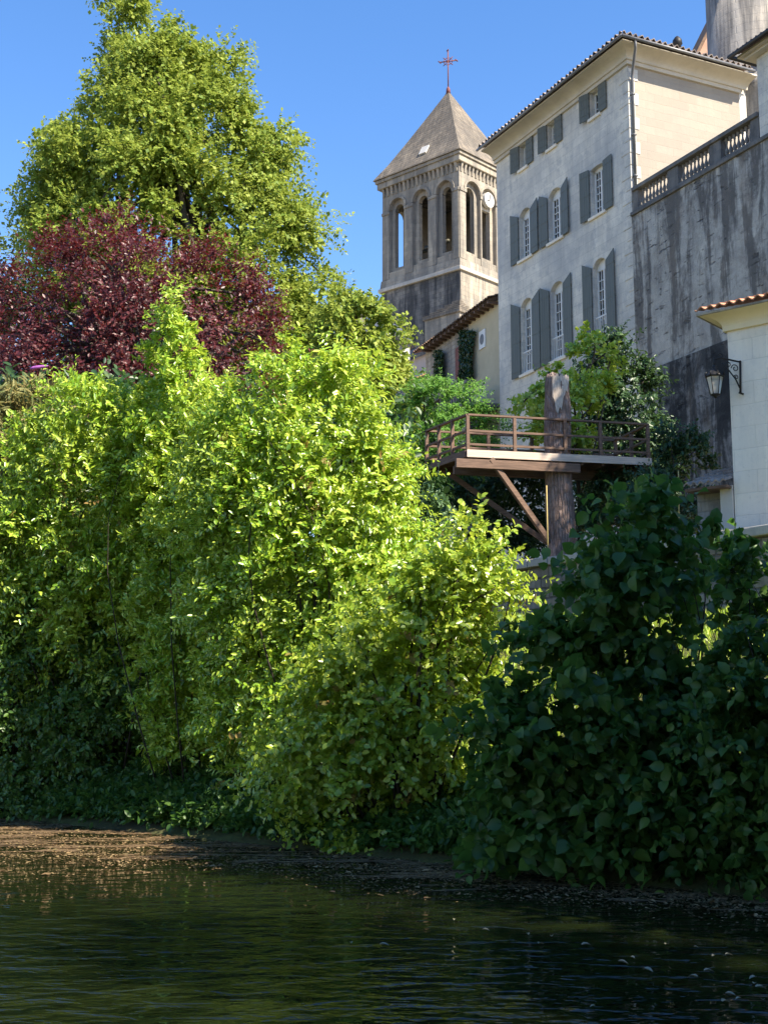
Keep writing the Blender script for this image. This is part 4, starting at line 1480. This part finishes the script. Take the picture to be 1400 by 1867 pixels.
m.lathe([(0.10, -0.36), (0.105, -0.375), (0.04, -0.40), (0.02, -0.44)], 12, (lx0, ly0, 0))
m.build('cage', M['iron'], lan, smooth=True)
gm = N('lantern glass')
gm.b.inputs['Transmission Weight'].default_value = 0.75
gm_ = gm.done((0.75, 0.74, 0.68), 0.3, 0.5)
m = MB()
m.hexa([(lx0 + 0.093 * math.cos(i * math.pi / 3), ly0 + 0.093 * math.sin(i * math.pi / 3), -0.355) for i in range(6)],
       [(lx0 + 0.158 * math.cos(i * math.pi / 3), ly0 + 0.158 * math.sin(i * math.pi / 3), -0.012) for i in range(6)])
m.build('glass', gm_, lan)

# lean-to beside the lodge
lt_p = onplane(1338, 878, LO - ln_ * 0.3 + lu_ * 0.6, ln_)
lt = empty('lean_to', (LO[0], LO[1], 5.05), LA_)
tag(lt, 'low tiled lean-to shed with cream jamb left of the lodge', 'shed')
zt = onplane(1330, 882, LO, ln_)[2] - 5.05
m = MB()
m.box(0.30, 0.50, 0.32, 0.95, -0.05, zt - 0.02)
m.build('wall', M['old_plaster'], lt)
m = MB()
m.box(-0.02, 0.28, 0.02, 0.30, -0.05, zt - 0.03)
m.build('jamb', M['cornice'], lt, bevel=0.015)
m = MB()
tile_roof(m, (-0.30, 0.03, zt), (0, 1, 0), (1, 0, 0.35), 0.95, lambda s: 1.6, 0.17, 0.045)
m.build('roof', M['tile_grey'], lt)
m = MB()
m.box(-0.25, 1.1, 0.04, 0.95, zt - 0.10, zt - 0.05)
m.build('eave_board', M['timber'], lt)

# ------------------------------------------------------------------ stump with the tree platform
SP = at(1021, 985, 29.9)
stump = empty('dead_tree', (SP[0], SP[1], 5.0))
tag(stump, 'tall barkless dead trunk passing up through the timber platform', 'tree trunk')
ztop = at(1020, 683, 29.9)[2] - 5.0
m = MB()
rs = random.Random(11)
n, rows = 36, 44
ph = [rs.uniform(0, 6.28) for _ in range(6)]
vs = []
for j in range(rows + 1):
    q = j / rows
    z = -0.3 + (ztop + 0.3) * q
    r0 = 0.355 - 0.055 * q + 0.10 * max(0, 0.08 - q) / 0.08
    for i in range(n):
        a = 2 * math.pi * i / n
        r_ = r0 * (1 + 0.035 * math.sin(3 * a + ph[0] + q * 2) + 0.02 * math.sin(7 * a + ph[1] - q * 5) + 0.015 * math.sin(11 * a + q * 17 + ph[2]) + 0.02 * math.sin(q * 40 + 2 * a))
        r_ *= 1 + 0.05 * math.sin(a + 9 * q) + 0.03 * math.sin(2 * a - 14 * q)
        if q > 0.94: r_ *= 1 - 0.22 * ((q - 0.94) / 0.06) ** 2
        zz = z + ((0.07 * math.sin(a - 0.6) + 0.035 * math.sin(3 * a + 1) + 0.02 * math.sin(8 * a)) * max(0, (q - 0.93) / 0.07))
        vs.append((r_ * math.cos(a), r_ * math.sin(a), zz))
m.v = vs
for j in range(rows):
    for i in range(n):
        k = (i + 1) % n
        m.f.append((j * n + i, j * n + k, (j + 1) * n + k, (j + 1) * n + i))
m.f.append(tuple(rows * n + i for i in range(n)))
m.build('trunk', M['stump'], stump, smooth=True)
m = MB()                                          # torn patch of bare wood on the front near the top
tw = 11
prev = None
jag = [0.55, 0.62, 0.95, 1.0, 0.82, 0.9, 0.6, 0.5, 0.38, 0.42, 0.2, 0.1]
for i in range(tw):
    pts = []
    for k in (i, i + 1):
        a = math.radians(-118 + 7.5 * k)
        r_ = 0.335
        up_z = ztop - 0.04 - 0.10 * math.sin(k * 1.1) ** 2
        lo_z = ztop - 0.10 - 0.95 * jag[k]
        pts.append(((r_ * math.cos(a), r_ * math.sin(a), lo_z), (r_ * 0.95 * math.cos(a), r_ * 0.95 * math.sin(a), up_z)))
    (l0, u0), (l1, u1) = pts
    inn = lambda p: (p[0] * 0.88, p[1] * 0.88, p[2])
    m.hexa([l0, l1, u1, u0], [inn(l0), inn(l1), inn(u1), inn(u0)])
o = m.build('torn_wood', M['torn'], stump)
o['label'] = 'pale torn patch of bare wood'

dk = empty('tree_platform', (SP[0], SP[1], 5.05))
tag(dk, 'brown timber viewing platform with railings braced around the dead trunk', 'platform')
DA, DB = at(852, 832, 29.0), at(1185, 846, 30.05)
d_u = np.array([DB[0] - DA[0], DB[1] - DA[1]])
DL = float(np.linalg.norm(d_u))
d_u /= DL
d_v = np.array([-d_u[1], d_u[0]])                # back
DW = 2.0
zD = (DA[2] + DB[2]) / 2
dk.location = (DA[0], DA[1], zD)
dk.rotation_euler = (0, 0, math.atan2(d_u[1], d_u[0]))
# local: x along the front edge, y back, z up; z=0 is the underside of the fascia
skew = lambda x, y: x - 0.24 * y                   # the left end runs back at a slight angle
m = MB()
k = 20
tx = float(np.dot(np.array([SP[0], SP[1]]) - np.array(DA[:2]), d_u))
ty = float(np.dot(np.array([SP[0], SP[1]]) - np.array(DA[:2]), d_v))
for i in range(k):
    y0, y1 = DW * i / k + 0.006, DW * (i + 1) / k - 0.006
    if abs((y0 + y1) / 2 - ty) < 0.40:
        m.box(skew(0.0, y0), tx - 0.42, y0, y1, 0.12, 0.155)
        m.box(tx + 0.42, DL, y0, y1, 0.12, 0.155)
    else:
        m.box(skew(0.0, y0), DL, y0, y1, 0.12, 0.155)
m.build('deck_boards', M['timber'], dk)
m = MB()
m.hexa([(-0.02, -0.045, -0.03), (DL + 0.02, -0.045, -0.03), (DL + 0.02, -0.002, -0.03), (-0.02, -0.002, -0.03)],
       [(-0.02, -0.045, 0.15), (DL + 0.02, -0.045, 0.15), (DL + 0.02, -0.002, 0.15), (-0.02, -0.002, 0.15)])
o = m.build('front_fascia', M['timber_pale'], dk)
o['label'] = 'pale weathered front edge board'
m = MB()
m.bar((skew(-0.03, 0.0), 0.02, 0.06), (skew(-0.03, DW), DW, 0.06), 0.045, 0.17)
m.bar((DL + 0.02, 0.02, 0.06), (DL + 0.02, DW, 0.06), 0.045, 0.17)
m.bar((skew(0, DW) - 0.02, DW + 0.03, 0.06), (DL + 0.04, DW + 0.03, 0.06), 0.045, 0.17)
m.build('edge_board', M['timber'], dk)
m = MB()
for i in range(9):
    x = 0.25 + (DL - 0.4) * i / 8
    if abs(x - tx) < 0.4: continue
    m.box(x - 0.03, x + 0.03, 0.05, DW - 0.05, -0.08, 0.115)
m.build('joists', M['timber'], dk)
for yy, x0, x1 in ((ty - 0.40, -0.30, DL * 0.60), (ty + 0.46, -0.1, DL * 0.9)):
    m = MB()
    m.box(x0, x1, yy - 0.06, yy + 0.06, -0.30, -0.085)
    m.build('beam', M['timber'], dk, bevel=0.01)
for x_, y_, yo in ((0.55, ty - 0.42, -0.3), (-0.1, DW - 0.25, 0.2)):
    m = MB()
    bz_ = at(985, 985, 29.4)[2] - zD
    m.bar((x_, y_, -0.06 if yo < 0 else 0.0), (tx - 0.30, ty + yo * 0.3, bz_), 0.10, 0.13)
    m.build('brace', M['timber'], dk, bevel=0.01)
RH = 0.82
posts = [(0.02, 0.03), (DL * 0.255, 0.03), (DL * 0.53, 0.03), (DL * 0.725, 0.03), (DL - 0.03, 0.03), (skew(0.02, DW * 0.36), DW * 0.36), (skew(0.02, DW * 0.68), DW * 0.68), (skew(0.02, DW - 0.03), DW - 0.03),
         (DL - 0.03, DW * 0.5), (DL - 0.03, DW - 0.03), (DL * 0.25, DW - 0.03), (DL * 0.75, DW - 0.03), (DL * 0.5, DW - 0.03)]
for x_, y_ in posts:
    m = MB()
    m.box(x_ - 0.04, x_ + 0.04, y_ - 0.04, y_ + 0.04, 0.157, 0.157 + RH)
    m.build('post', M['timber'], dk, bevel=0.008)
corners = [(DL - 0.03, DW - 0.03), (skew(0.02, DW - 0.03), DW - 0.03), (0.02, 0.03), (DL - 0.03, 0.03), (DL - 0.03, DW - 0.03)]
for (xa, ya), (xb, yb) in zip(corners[:-1], corners[1:]):
    for hz_, hh_ in ((0.157 + RH + 0.02, 0.045), (0.157 + RH * 0.56, 0.05), (0.157 + RH * 0.16, 0.05)):
        m = MB()
        m.bar((xa, ya, hz_), (xb, yb, hz_), 0.05 if hz_ < 0.9 else 0.09, hh_)
        m.build('rail', M['timber'], dk)

for lab, px, y0, y1, Y in (('yellow cane standing beside the dead trunk under the platform', 998, 885, 992, 29.0),
                           ('tall yellow cane standing above the hazel near the lodge', 1238, 858, 978, 25.9)):
    a, b = at(px, y1, Y), at(px - 2, y0, Y)
    c = MB()
    zb = 5.04
    c.tube([(0, 0, 0), ((b[0] - a[0]) * 0.5, 0, (b[2] - zb) * 0.5), (b[0] - a[0], 0, b[2] - zb)], [0.016, 0.015, 0.012], 7)
    o = c.build('garden_cane', M['cane'], None, smooth=True)
    o.location = (a[0], a[1], zb)
    tag(o, lab, 'cane')

# ------------------------------------------------------------------ trees and shrubs
TG = 5.05
plant('lime_tree', 'huge yellow green lime tree towering above the purple plum', 'tree',
      [(-6, 215, 255), (25, 208, 275), (60, 215, 290), (80, 210, 380), (115, 205, 405), (160, 185, 435), (200, 165, 460), (240, 145, 500), (285, 110, 518), (330, 75, 525), (380, 68, 540),
       (430, 72, 568), (500, 80, 588), (570, 95, 598), (650, 120, 605), (740, 170, 580), (800, 220, 550)], 40, 'lf_lime', 21, clumps=390, sprays=66, nleaf=10, ll=0.13, lw=0.10,
      crad=0.95, depth=0.75, jitter=0.42, clumpy=0.7, shell=0.8, up=0.15, outb=0.25, spray_len=(0.35, 0.7), droop=0.25, base=(-5.6, 40, TG), trunk=0.42, nstem=60, upw=0.8, outw=0.5, crown_name='crown')
plant('small_lime_tree', 'smaller yellow green tree in front of the church nave', 'tree',
      [(548, 605, 650), (575, 600, 700), (610, 590, 715), (660, 580, 728), (720, 570, 735), (790, 560, 745), (850, 560, 745)], 36, 'lf_lime', 22, clumps=120, sprays=36, nleaf=9, ll=0.13, lw=0.10, clumpy=0.6, spray_len=(0.4, 0.8),
      crad=0.6, depth=0.9, up=0.3, droop=0.25, base=(-0.9, 36, TG), trunk=0.16, nstem=24, crown_name='crown')
plant('distant_tree', 'green tree at the far left edge behind the plum', 'tree',
      [(440, -60, 25), (470, -110, 45), (520, -140, 62), (600, -160, 75), (700, -160, 85), (800, -140, 70)], 47, 'lf_far', 23, clumps=150, sprays=20, nleaf=7, ll=0.2, lw=0.14,
      crad=0.8, base=(-15, 47, TG), trunk=0.3, nstem=20, crown_name='crown')
plant('purple_plum_tree', 'dark purple leaved plum tree in front of the big lime', 'tree',
      [(425, 262, 285), (445, 85, 295), (468, 78, 330), (492, 70, 420), (520, 50, 475), (540, 5, 515), (590, -20, 540), (640, -40, 548), (690, -50, 545), (740, -60, 520), (800, -60, 470), (860, -60, 380)], 27, 'lf_plum', 24,
      clumps=330, sprays=22, nleaf=9, ll=0.088, lw=0.05, crad=0.50, depth=0.75, up=0.45, outb=0.7, droop=0.05, base=(-5.0, 27, 4.6), trunk=0.2, nstem=70, tmpl=T_DIAMOND, crown_name='crown', shell=0.65)
plant('locust_tree', 'fresh green feathery tree left of the timber platform', 'tree',
      [(695, 770, 830), (720, 740, 870), (760, 722, 895), (800, 715, 912), (850, 715, 890), (900, 720, 830), (960, 735, 800), (1010, 740, 790)], 33.5, 'lf_robinia', 25, clumps=130, sprays=26, nleaf=10, ll=0.085, lw=0.045,
      crad=0.42, depth=0.8, up=0.3, droop=0.3, base=(1.6, 33.5, TG), trunk=0.1, nstem=24, crown_name='crown')
plant('maple_sapling', 'young sapling with light leaves around the top of the dead trunk', 'tree',
      [(603, 1068, 1100), (640, 1045, 1112), (685, 1000, 1115), (712, 950, 1100), (770, 940, 1085), (840, 945, 1060)], 31.8, 'lf_alder', 26, clumps=60, sprays=14, nleaf=8, ll=0.11, lw=0.08,
      crad=0.32, depth=0.6, up=0.4, base=(4.9, 31.8, TG), trunk=0.05, nstem=18, tmpl=T_OVAL, crown_name='crown')
plant('evergreen_shrub', 'dark dense shrub against the mossy wall behind the platform', 'shrub',
      [(628, 1088, 1130), (665, 1078, 1160), (705, 1070, 1190), (750, 1062, 1203), (800, 1062, 1200), (870, 1045, 1215), (960, 1040, 1210)], 34, 'lf_dark', 27, clumps=130, sprays=20, nleaf=9, ll=0.12, lw=0.07,
      crad=0.42, depth=0.8, base=(6.3, 34, TG), nstem=14, tmpl=T_OVAL)
plant('evergreen_shrub', 'dark low shrub in the shade under the timber platform', 'shrub',
      [(885, 835, 985), (920, 830, 1000), (960, 850, 1000), (1000, 880, 1010)], 32.5, 'lf_dark', 28, clumps=60, sprays=18, nleaf=8, ll=0.11, lw=0.06, crad=0.4, depth=0.6, base=(3.0, 32.5, TG), nstem=8, tmpl=T_OVAL)
plant('evergreen_shrub', 'dark low shrub between the dead trunk and the lean-to shed', 'shrub',
      [(795, 1215, 1262), (830, 1190, 1290), (870, 1120, 1300), (910, 1070, 1300), (960, 1060, 1300)], 30.5, 'lf_dark', 29, clumps=80, sprays=18, nleaf=8, ll=0.11, lw=0.06, crad=0.36, depth=0.6, base=(6.6, 30.5, TG), nstem=8, tmpl=T_OVAL)
plant('grey_leaved_shrub', 'pale grey green bush at the left end of the garden wall', 'shrub',
      [(905, 755, 790), (930, 735, 805), (970, 725, 815), (1020, 720, 820), (1090, 725, 815)], 24, 'lf_grey', 30, clumps=60, sprays=18, nleaf=8, ll=0.07, lw=0.035, crad=0.26, depth=0.9, nstem=10)

# riverside thicket
plant('riverside_shrub', 'broad bright green shrub at the left water edge', 'shrub',
      [(735, 190, 232), (765, 150, 280), (805, 75, 390), (860, 20, 450), (930, -40, 480), (1020, -80, 500), (1120, -100, 500), (1230, -110, 480), (1330, -110, 440)], 19.9, 'lf_shrub', 31,
      clumps=760, sprays=17, nleaf=9, ll=0.082, lw=0.038, crad=0.34, depth=0.45, up=0.35, outb=0.5, droop=0.15, front=0.75, tmpl=T_OVAL, nstem=34, stem_r=0.018, extra=('lf_yellow', 0.02), base=(-4.6, 20.9, 0.8), lean=3.0, jitter=0.7)
plant('shade_bramble', 'bramble mass under the left shrub over the water, dark leaves standing in for shade', 'bramble',
      [(1060, -90, 150), (1140, -110, 330), (1230, -120, 430), (1320, -120, 460), (1420, -110, 430), (1490, -100, 380)], 20.5, 'lf_shade_bramble', 43,
      clumps=420, sprays=15, nleaf=8, ll=0.075, lw=0.046, crad=0.32, depth=0.3, up=0.1, droop=0.5, front=0.75, tmpl=T_OVAL, nstem=24, stem_r=0.012, base=(-4.8, 20.9, 0.7), jitter=0.7)
plant('riverside_shrub', 'slender shrub whose tall leader stands up against the plum', 'shrub',
      [(575, 328, 338), (605, 308, 345), (650, 294, 358), (705, 280, 400), (770, 255, 430), (850, 245, 440), (960, 240, 440), (1080, 240, 440), (1200, 250, 430), (1320, 260, 420), (1400, 280, 400)], 18.4, 'lf_shrub', 32,
      clumps=420, sprays=12, nleaf=9, ll=0.080, lw=0.036, crad=0.20, depth=0.7, up=0.7, outb=0.6, droop=0.08, front=0.72, tmpl=T_OVAL, nstem=8, stem_r=0.013, base=(-2.9, 18.9, 0.8), jitter=0.8, lean=1.2)
plant('riverside_shrub', 'large sunlit yellow green shrub in the middle of the thicket', 'shrub',
      [(680, 560, 630), (720, 470, 670), (775, 390, 690), (840, 350, 715), (920, 345, 745), (1010, 345, 790), (1130, 370, 800), (1250, 380, 780), (1370, 400, 750), (1470, 420, 710), (1530, 450, 690)], 17.3, 'lf_shrub', 33,
      clumps=760, sprays=17, nleaf=9, ll=0.078, lw=0.039, crad=0.33, depth=0.6, up=0.4, outb=0.5, droop=0.15, front=0.75, tmpl=T_OVAL, nstem=40, stem_r=0.02, extra=('lf_yellow', 0.03), base=(-0.9, 17.6, 0.7), lean=1.7, jitter=0.7)
plant('alder_shrub', 'open shrub with dark bare forked stems and round lit leaves over the water', 'shrub',
      [(985, 860, 890), (1015, 800, 910), (1065, 710, 915), (1130, 640, 905), (1200, 580, 895), (1300, 540, 885), (1400, 500, 870), (1480, 510, 840), (1545, 570, 790)], 15.4, 'lf_alder', 34,
      clumps=330, sprays=11, nleaf=9, ll=0.076, lw=0.054, crad=0.32, depth=0.45, up=0.3, outb=0.5, droop=0.25, front=0.7, tmpl=T_OVAL, nstem=46, stem_r=0.024, extra=('lf_yellow', 0.03), base=(0.2, 15.75, 0.3), lean=0.9, jitter=0.8)
bd = plant('buddleia_bush', 'buddleia with long greyish leaves and a purple flower spike at the left edge', 'shrub',
           [(725, -30, 70), (760, -40, 100), (800, -50, 120), (850, -60, 130), (930, -60, 120)], 20.5, 'lf_budd', 35,
           clumps=90, sprays=12, nleaf=10, ll=0.16, lw=0.032, crad=0.42, depth=0.8, up=0.6, droop=0.35, tmpl=T_OVAL, nstem=24, stem_r=0.02, base=(-6.2, 20.8, 0.9))
fpz = at(72, 672, 20.2)
m = MB()
b0 = np.array(bd.location)
m.tube([tuple(fpz - b0 + np.array([x * 0.30 - 0.15, 0, 0.05 * x])) for x in (0, 0.2, 0.5, 0.8, 1.0)], [0.012, 0.032, 0.03, 0.02, 0.006], 8)
m.build('flower', M['flower'], bd, smooth=True)
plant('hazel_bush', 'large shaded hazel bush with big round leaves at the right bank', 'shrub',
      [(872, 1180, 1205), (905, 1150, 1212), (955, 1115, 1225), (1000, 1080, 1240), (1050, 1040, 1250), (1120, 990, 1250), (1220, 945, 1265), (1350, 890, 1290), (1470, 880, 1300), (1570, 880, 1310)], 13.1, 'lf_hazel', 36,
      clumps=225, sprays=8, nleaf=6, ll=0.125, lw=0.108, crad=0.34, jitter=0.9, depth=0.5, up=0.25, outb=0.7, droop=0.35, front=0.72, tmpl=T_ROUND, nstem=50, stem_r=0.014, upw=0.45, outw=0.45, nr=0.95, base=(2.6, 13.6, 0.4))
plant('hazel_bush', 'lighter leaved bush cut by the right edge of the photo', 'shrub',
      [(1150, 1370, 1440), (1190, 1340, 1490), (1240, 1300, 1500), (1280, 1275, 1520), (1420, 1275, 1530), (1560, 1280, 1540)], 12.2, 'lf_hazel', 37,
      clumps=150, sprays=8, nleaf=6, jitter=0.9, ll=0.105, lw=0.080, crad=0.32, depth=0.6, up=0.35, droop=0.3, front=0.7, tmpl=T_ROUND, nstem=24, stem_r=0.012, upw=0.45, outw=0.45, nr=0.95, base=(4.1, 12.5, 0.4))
plant('elder_shrub', 'dark green elder mass behind the bright left shrub', 'shrub',
      [(740, -80, 330), (800, -100, 420), (900, -120, 450), (1050, -120, 460), (1200, -120, 460), (1330, -120, 440)], 23.5, 'lf_dark', 39,
      clumps=330, sprays=22, nleaf=8, ll=0.17, lw=0.085, crad=0.6, depth=0.4, tmpl=T_OVAL, nstem=20, base=(-5.0, 23.8, 2.2))
plant('elder_shrub', 'dark green elder mass behind the middle shrubs', 'shrub',
      [(770, 420, 700), (850, 400, 740), (960, 390, 760), (1100, 390, 790), (1250, 390, 760)], 22.5, 'lf_dark', 40,
      clumps=160, sprays=20, nleaf=8, ll=0.15, lw=0.085, crad=0.55, depth=0.4, tmpl=T_OVAL, nstem=20, base=(-1.2, 22.8, 2.4))


plant('hazel_bush', 'loose leafy shoots in front of the garden wall at the right edge', 'shrub',
      [(985, 1345, 1390), (1030, 1290, 1420), (1080, 1270, 1440), (1150, 1280, 1450)], 14.2, 'lf_hazel', 44,
      clumps=34, sprays=5, nleaf=6, jitter=0.9, ll=0.115, lw=0.095, crad=0.26, depth=0.5, up=0.5, droop=0.3, tmpl=T_ROUND, nstem=16, stem_r=0.010, upw=0.45, outw=0.45, nr=0.95, base=(4.2, 14.4, 0.9))


def shade_tree(label, x, y, zb, z0, z1, rad, seed, foot=(0, 0)):
    """whole unseen tree outside the view, placed for the light it blocks, built in plan rather than from the outline in the photo"""
    r = np.random.default_rng(seed)
    root = empty('unseen_shade_tree', (x, y, zb))
    tag(root, label, 'tree')
    k = 170
    q = r.random(k)
    rr = rad * np.sqrt(np.sin(np.clip(q * 0.92 + 0.08, 0, 1) * math.pi)) * r.uniform(0.35, 1.0, k)
    th = r.uniform(0, 2 * math.pi, k)
    C = np.stack([rr * np.cos(th), rr * np.sin(th), z0 - zb + (z1 - z0) * q], -1)
    ci = np.repeat(np.arange(k), 18)
    d = nrm(r.normal(size=(len(ci), 3)))
    B = C[ci] + d * 0.35
    P, dd, nn, l, w_ = spray_leaves(r, B, d, np.full(len(ci), 0.8), 7, 0.2, 0.22, 0.16)
    leaf_mesh('crown', P, dd, nn, l, w_, T_DIAMOND, M['lf_far'], root)
    mb = MB()
    mb.tube([(foot[0], foot[1], -0.2), (0.1 + foot[0] * 0.5, foot[1] * 0.5, (z0 - zb)), (0, 0.15, (z1 - zb) * 0.7), (0, 0, (z1 - zb) * 0.95)], [0.4, 0.3, 0.18, 0.04], 10)
    mb.build('trunk', M['bark'], root, smooth=True)
    sel = r.choice(k, 40, replace=False)
    stems_mesh(r, 'limbs', [np.array([0, 0, max(1.5, C[i][2] * 0.75)]) for i in sel], [C[i] for i in sel], M['bark'], root, 0.09, 0.02, 5, 6)
    return root


shade_tree('tall narrow tree at the water edge, its shade covering the big hazel', 6.9, 8.55, 0.5, 2.2, 11.0, 1.2, 51, (0.7, 1.0))
shade_tree('unseen low round tree at the right bank, placed to shade the hazels', 7.6, 10.0, 0.9, 1.6, 8.4, 1.5, 54)  # out of view, placed so its shade covers the right-hand hazels
shade_tree('unseen broad tree added on the near bank to shade the river', 14, -2.2, 0.5, 3.0, 20.0, 2.9, 53)  # added out of view to shade the water and leaves at the right
shade_tree('tree beside the lodge, its shade falling on the platform', 13.5, 24.3, 5.05, 12.0, 22.5, 1.55, 52)
for i, (tx_, ty_, th_, tr) in enumerate([(-9, -9, 15, 4.5), (-2, -12, 17, 4.5), (5, -10, 15, 4.5), (12, -9, 16, 4.5)]):  # row added behind the camera to hold back skylight from the front
    shade_tree(['leftmost unseen tree of the row added to block skylight', 'tallest unseen tree of the row added to block skylight', 'second unseen tree from the right in the row added to block skylight', 'rightmost unseen tree of the row added to block skylight'][i], tx_, ty_, 0.3, 1.5, th_, tr, 70 + i)

# weeds and grass along the foot of the bank
r = np.random.default_rng(61)
n = 17000
x = r.uniform(-9, 6.5, n)
s_ = np.abs(r.normal(0, 0.55, n)) - 0.05
y = EDGE - 0.9 * x + s_ * 1.345
z = bank_z(x, y)
B = np.stack([x, y, z], -1)
D = nrm(np.stack([r.normal(0, 0.5, n), r.normal(-0.35, 0.5, n), r.uniform(0.4, 1.2, n)], -1))
P, d, nn, l, w_ = spray_leaves(r, B, D, r.uniform(0.25, 0.7, n), 7, 0.35, 0.10, 0.055, 0.6)
ok = P[:, 2] > 0.01
o = leaf_mesh('bank_weeds', P[ok], d[ok], nn[ok], l[ok], w_[ok], T_OVAL, M['lf_hazel'])
tag(o, 'dark weeds hanging over the water along the foot of the bank', 'weeds', kind='stuff')
n = 40000
x = r.uniform(-3, 9, n)
y = r.uniform(16, 29, n)
sb = bank_s(x, y)
wdist = (x - WALL_A[0]) * wn_[0] + (y - WALL_A[1]) * wn_[1]
ok = (sb > 2) & (wdist < -0.05)
x, y = x[ok], y[ok]
n = len(x)
B = np.stack([x, y, bank_z(x, y)], -1)
D = nrm(np.stack([r.normal(0, 0.35, n), r.normal(0, 0.35, n), np.ones(n)], -1))
l = r.uniform(0.08, 0.22, n)
o = leaf_mesh('lawn_grass', B, D, nrm(r.normal(size=(n, 3)) + 1e-3), l, np.full(n, 0.012), T_DIAMOND, M['lf_shrub'])
tag(o, 'sunlit grass on the bank below the garden wall', 'grass', kind='stuff')

# ------------------------------------------------------------------ what floats on the river
kc, kn = 620, 42                                # drifts of flakes, drawn out along the current
cx0 = r.uniform(-9, 6, kc)
cs0 = -r.beta(1.5, 1.7, kc) * scum_outer(cx0) * 1.2
n = kc * kn
x = np.repeat(cx0, kn) + r.normal(0, 0.38, n)
s_ = np.minimum(np.repeat(cs0, kn) + r.normal(0, 0.07, n), 0.05)
y = EDGE - 0.9 * x + s_ * 1.345 + 0.9 * 0.55 * (x - np.repeat(cx0, kn))
P = np.stack([x, y, r.uniform(0.008, 0.014, n)], -1)
th = r.uniform(0, 6.28, n)
d = np.stack([np.cos(th), np.sin(th), r.normal(0, 0.08, n)], -1)
l = r.uniform(0.010, 0.045, n) * np.where(r.random(n) < 0.06, 2.2, 1)
o = leaf_mesh('floating_litter', P, nrm(d), nrm(np.array([0, 0, 1.0]) + 0.15 * r.normal(size=(n, 3))), l, l * r.uniform(0.3, 0.9, n), T_OVAL, M['litter'])
tag(o, 'brown flakes and dead leaves drifting on the scum', 'litter', kind='stuff')

spots = [(962, 1702), (985, 1720), (1005, 1706), (1068, 1722), (1152, 1745), (1135, 1754), (1215, 1721), (1300, 1742), (1328, 1740), (1262, 1780), (1292, 1770), (1330, 1812), (1322, 1825), (1372, 1782), (1375, 1792), (1386, 1800),
         (828, 1676), (885, 1695), (1080, 1834), (700, 1722), (640, 1718), (1268, 1726), (1180, 1768), (1390, 1822), (1345, 1820)]
pr_ = None
for i, (px, py) in enumerate(spots):
    d = ray(px, py)
    p = CAM + d * ((0.012 - CAM_Z) / d[2])
    if pr_ is None:
        m = MB()
        tv, tf = T_ROUND
        m.v = [(u_ * 0.075 - 0.035, v_ * 0.055, 0.012 * abs(v_) + w__ * 0.05) for u_, v_, w__ in tv]
        m.f = list(tf)
        o = pr_ = m.build('floating_leaf', M['fleaf'])
    else:
        o = pr_.copy()
        COL.objects.link(o)
    rr = random.Random(i * 7 + 1)
    o.location = Vector(p)
    o.rotation_euler = (rr.uniform(-0.08, 0.08), rr.uniform(-0.08, 0.08), rr.uniform(0, 6.28))
    k = rr.uniform(0.45, 1.0)
    o.scale = (k, k * rr.uniform(0.7, 1), k)
    tag(o, 'small pale dead leaf floating on the dark river', 'leaf', 'pale leaves floating on the river')
d = ray(79, 1492)
p = CAM + d * (-CAM_Z / d[2])
m = MB()
m.tube([(0, 0, -0.3), (0.01, 0, 0.1), (-0.01, 0.01, 0.26)], [0.014, 0.012, 0.007], 6)
o = m.build('dead_stick', M['torn'], None, smooth=True)
o.location = Vector(p)
tw = at(1152, 1437, 12.3)
m = MB()
m.tube([(0, 0, 0), (0.12, 0.0, -0.03), (0.27, 0.02, -0.07)], [0.008, 0.007, 0.003], 5)
m.tube([(0.12, 0, -0.03), (0.2, -0.03, 0.0)], [0.005, 0.002], 5)
ow_ = o
o = m.build('dead_twig', M['torn'], None, smooth=True)
o.location = Vector(tw)
tag(o, 'bare pale twig caught low in the dark hazel', 'twig')
o = ow_
tag(o, 'thin pale stick standing out of the water at the left bank', 'stick')
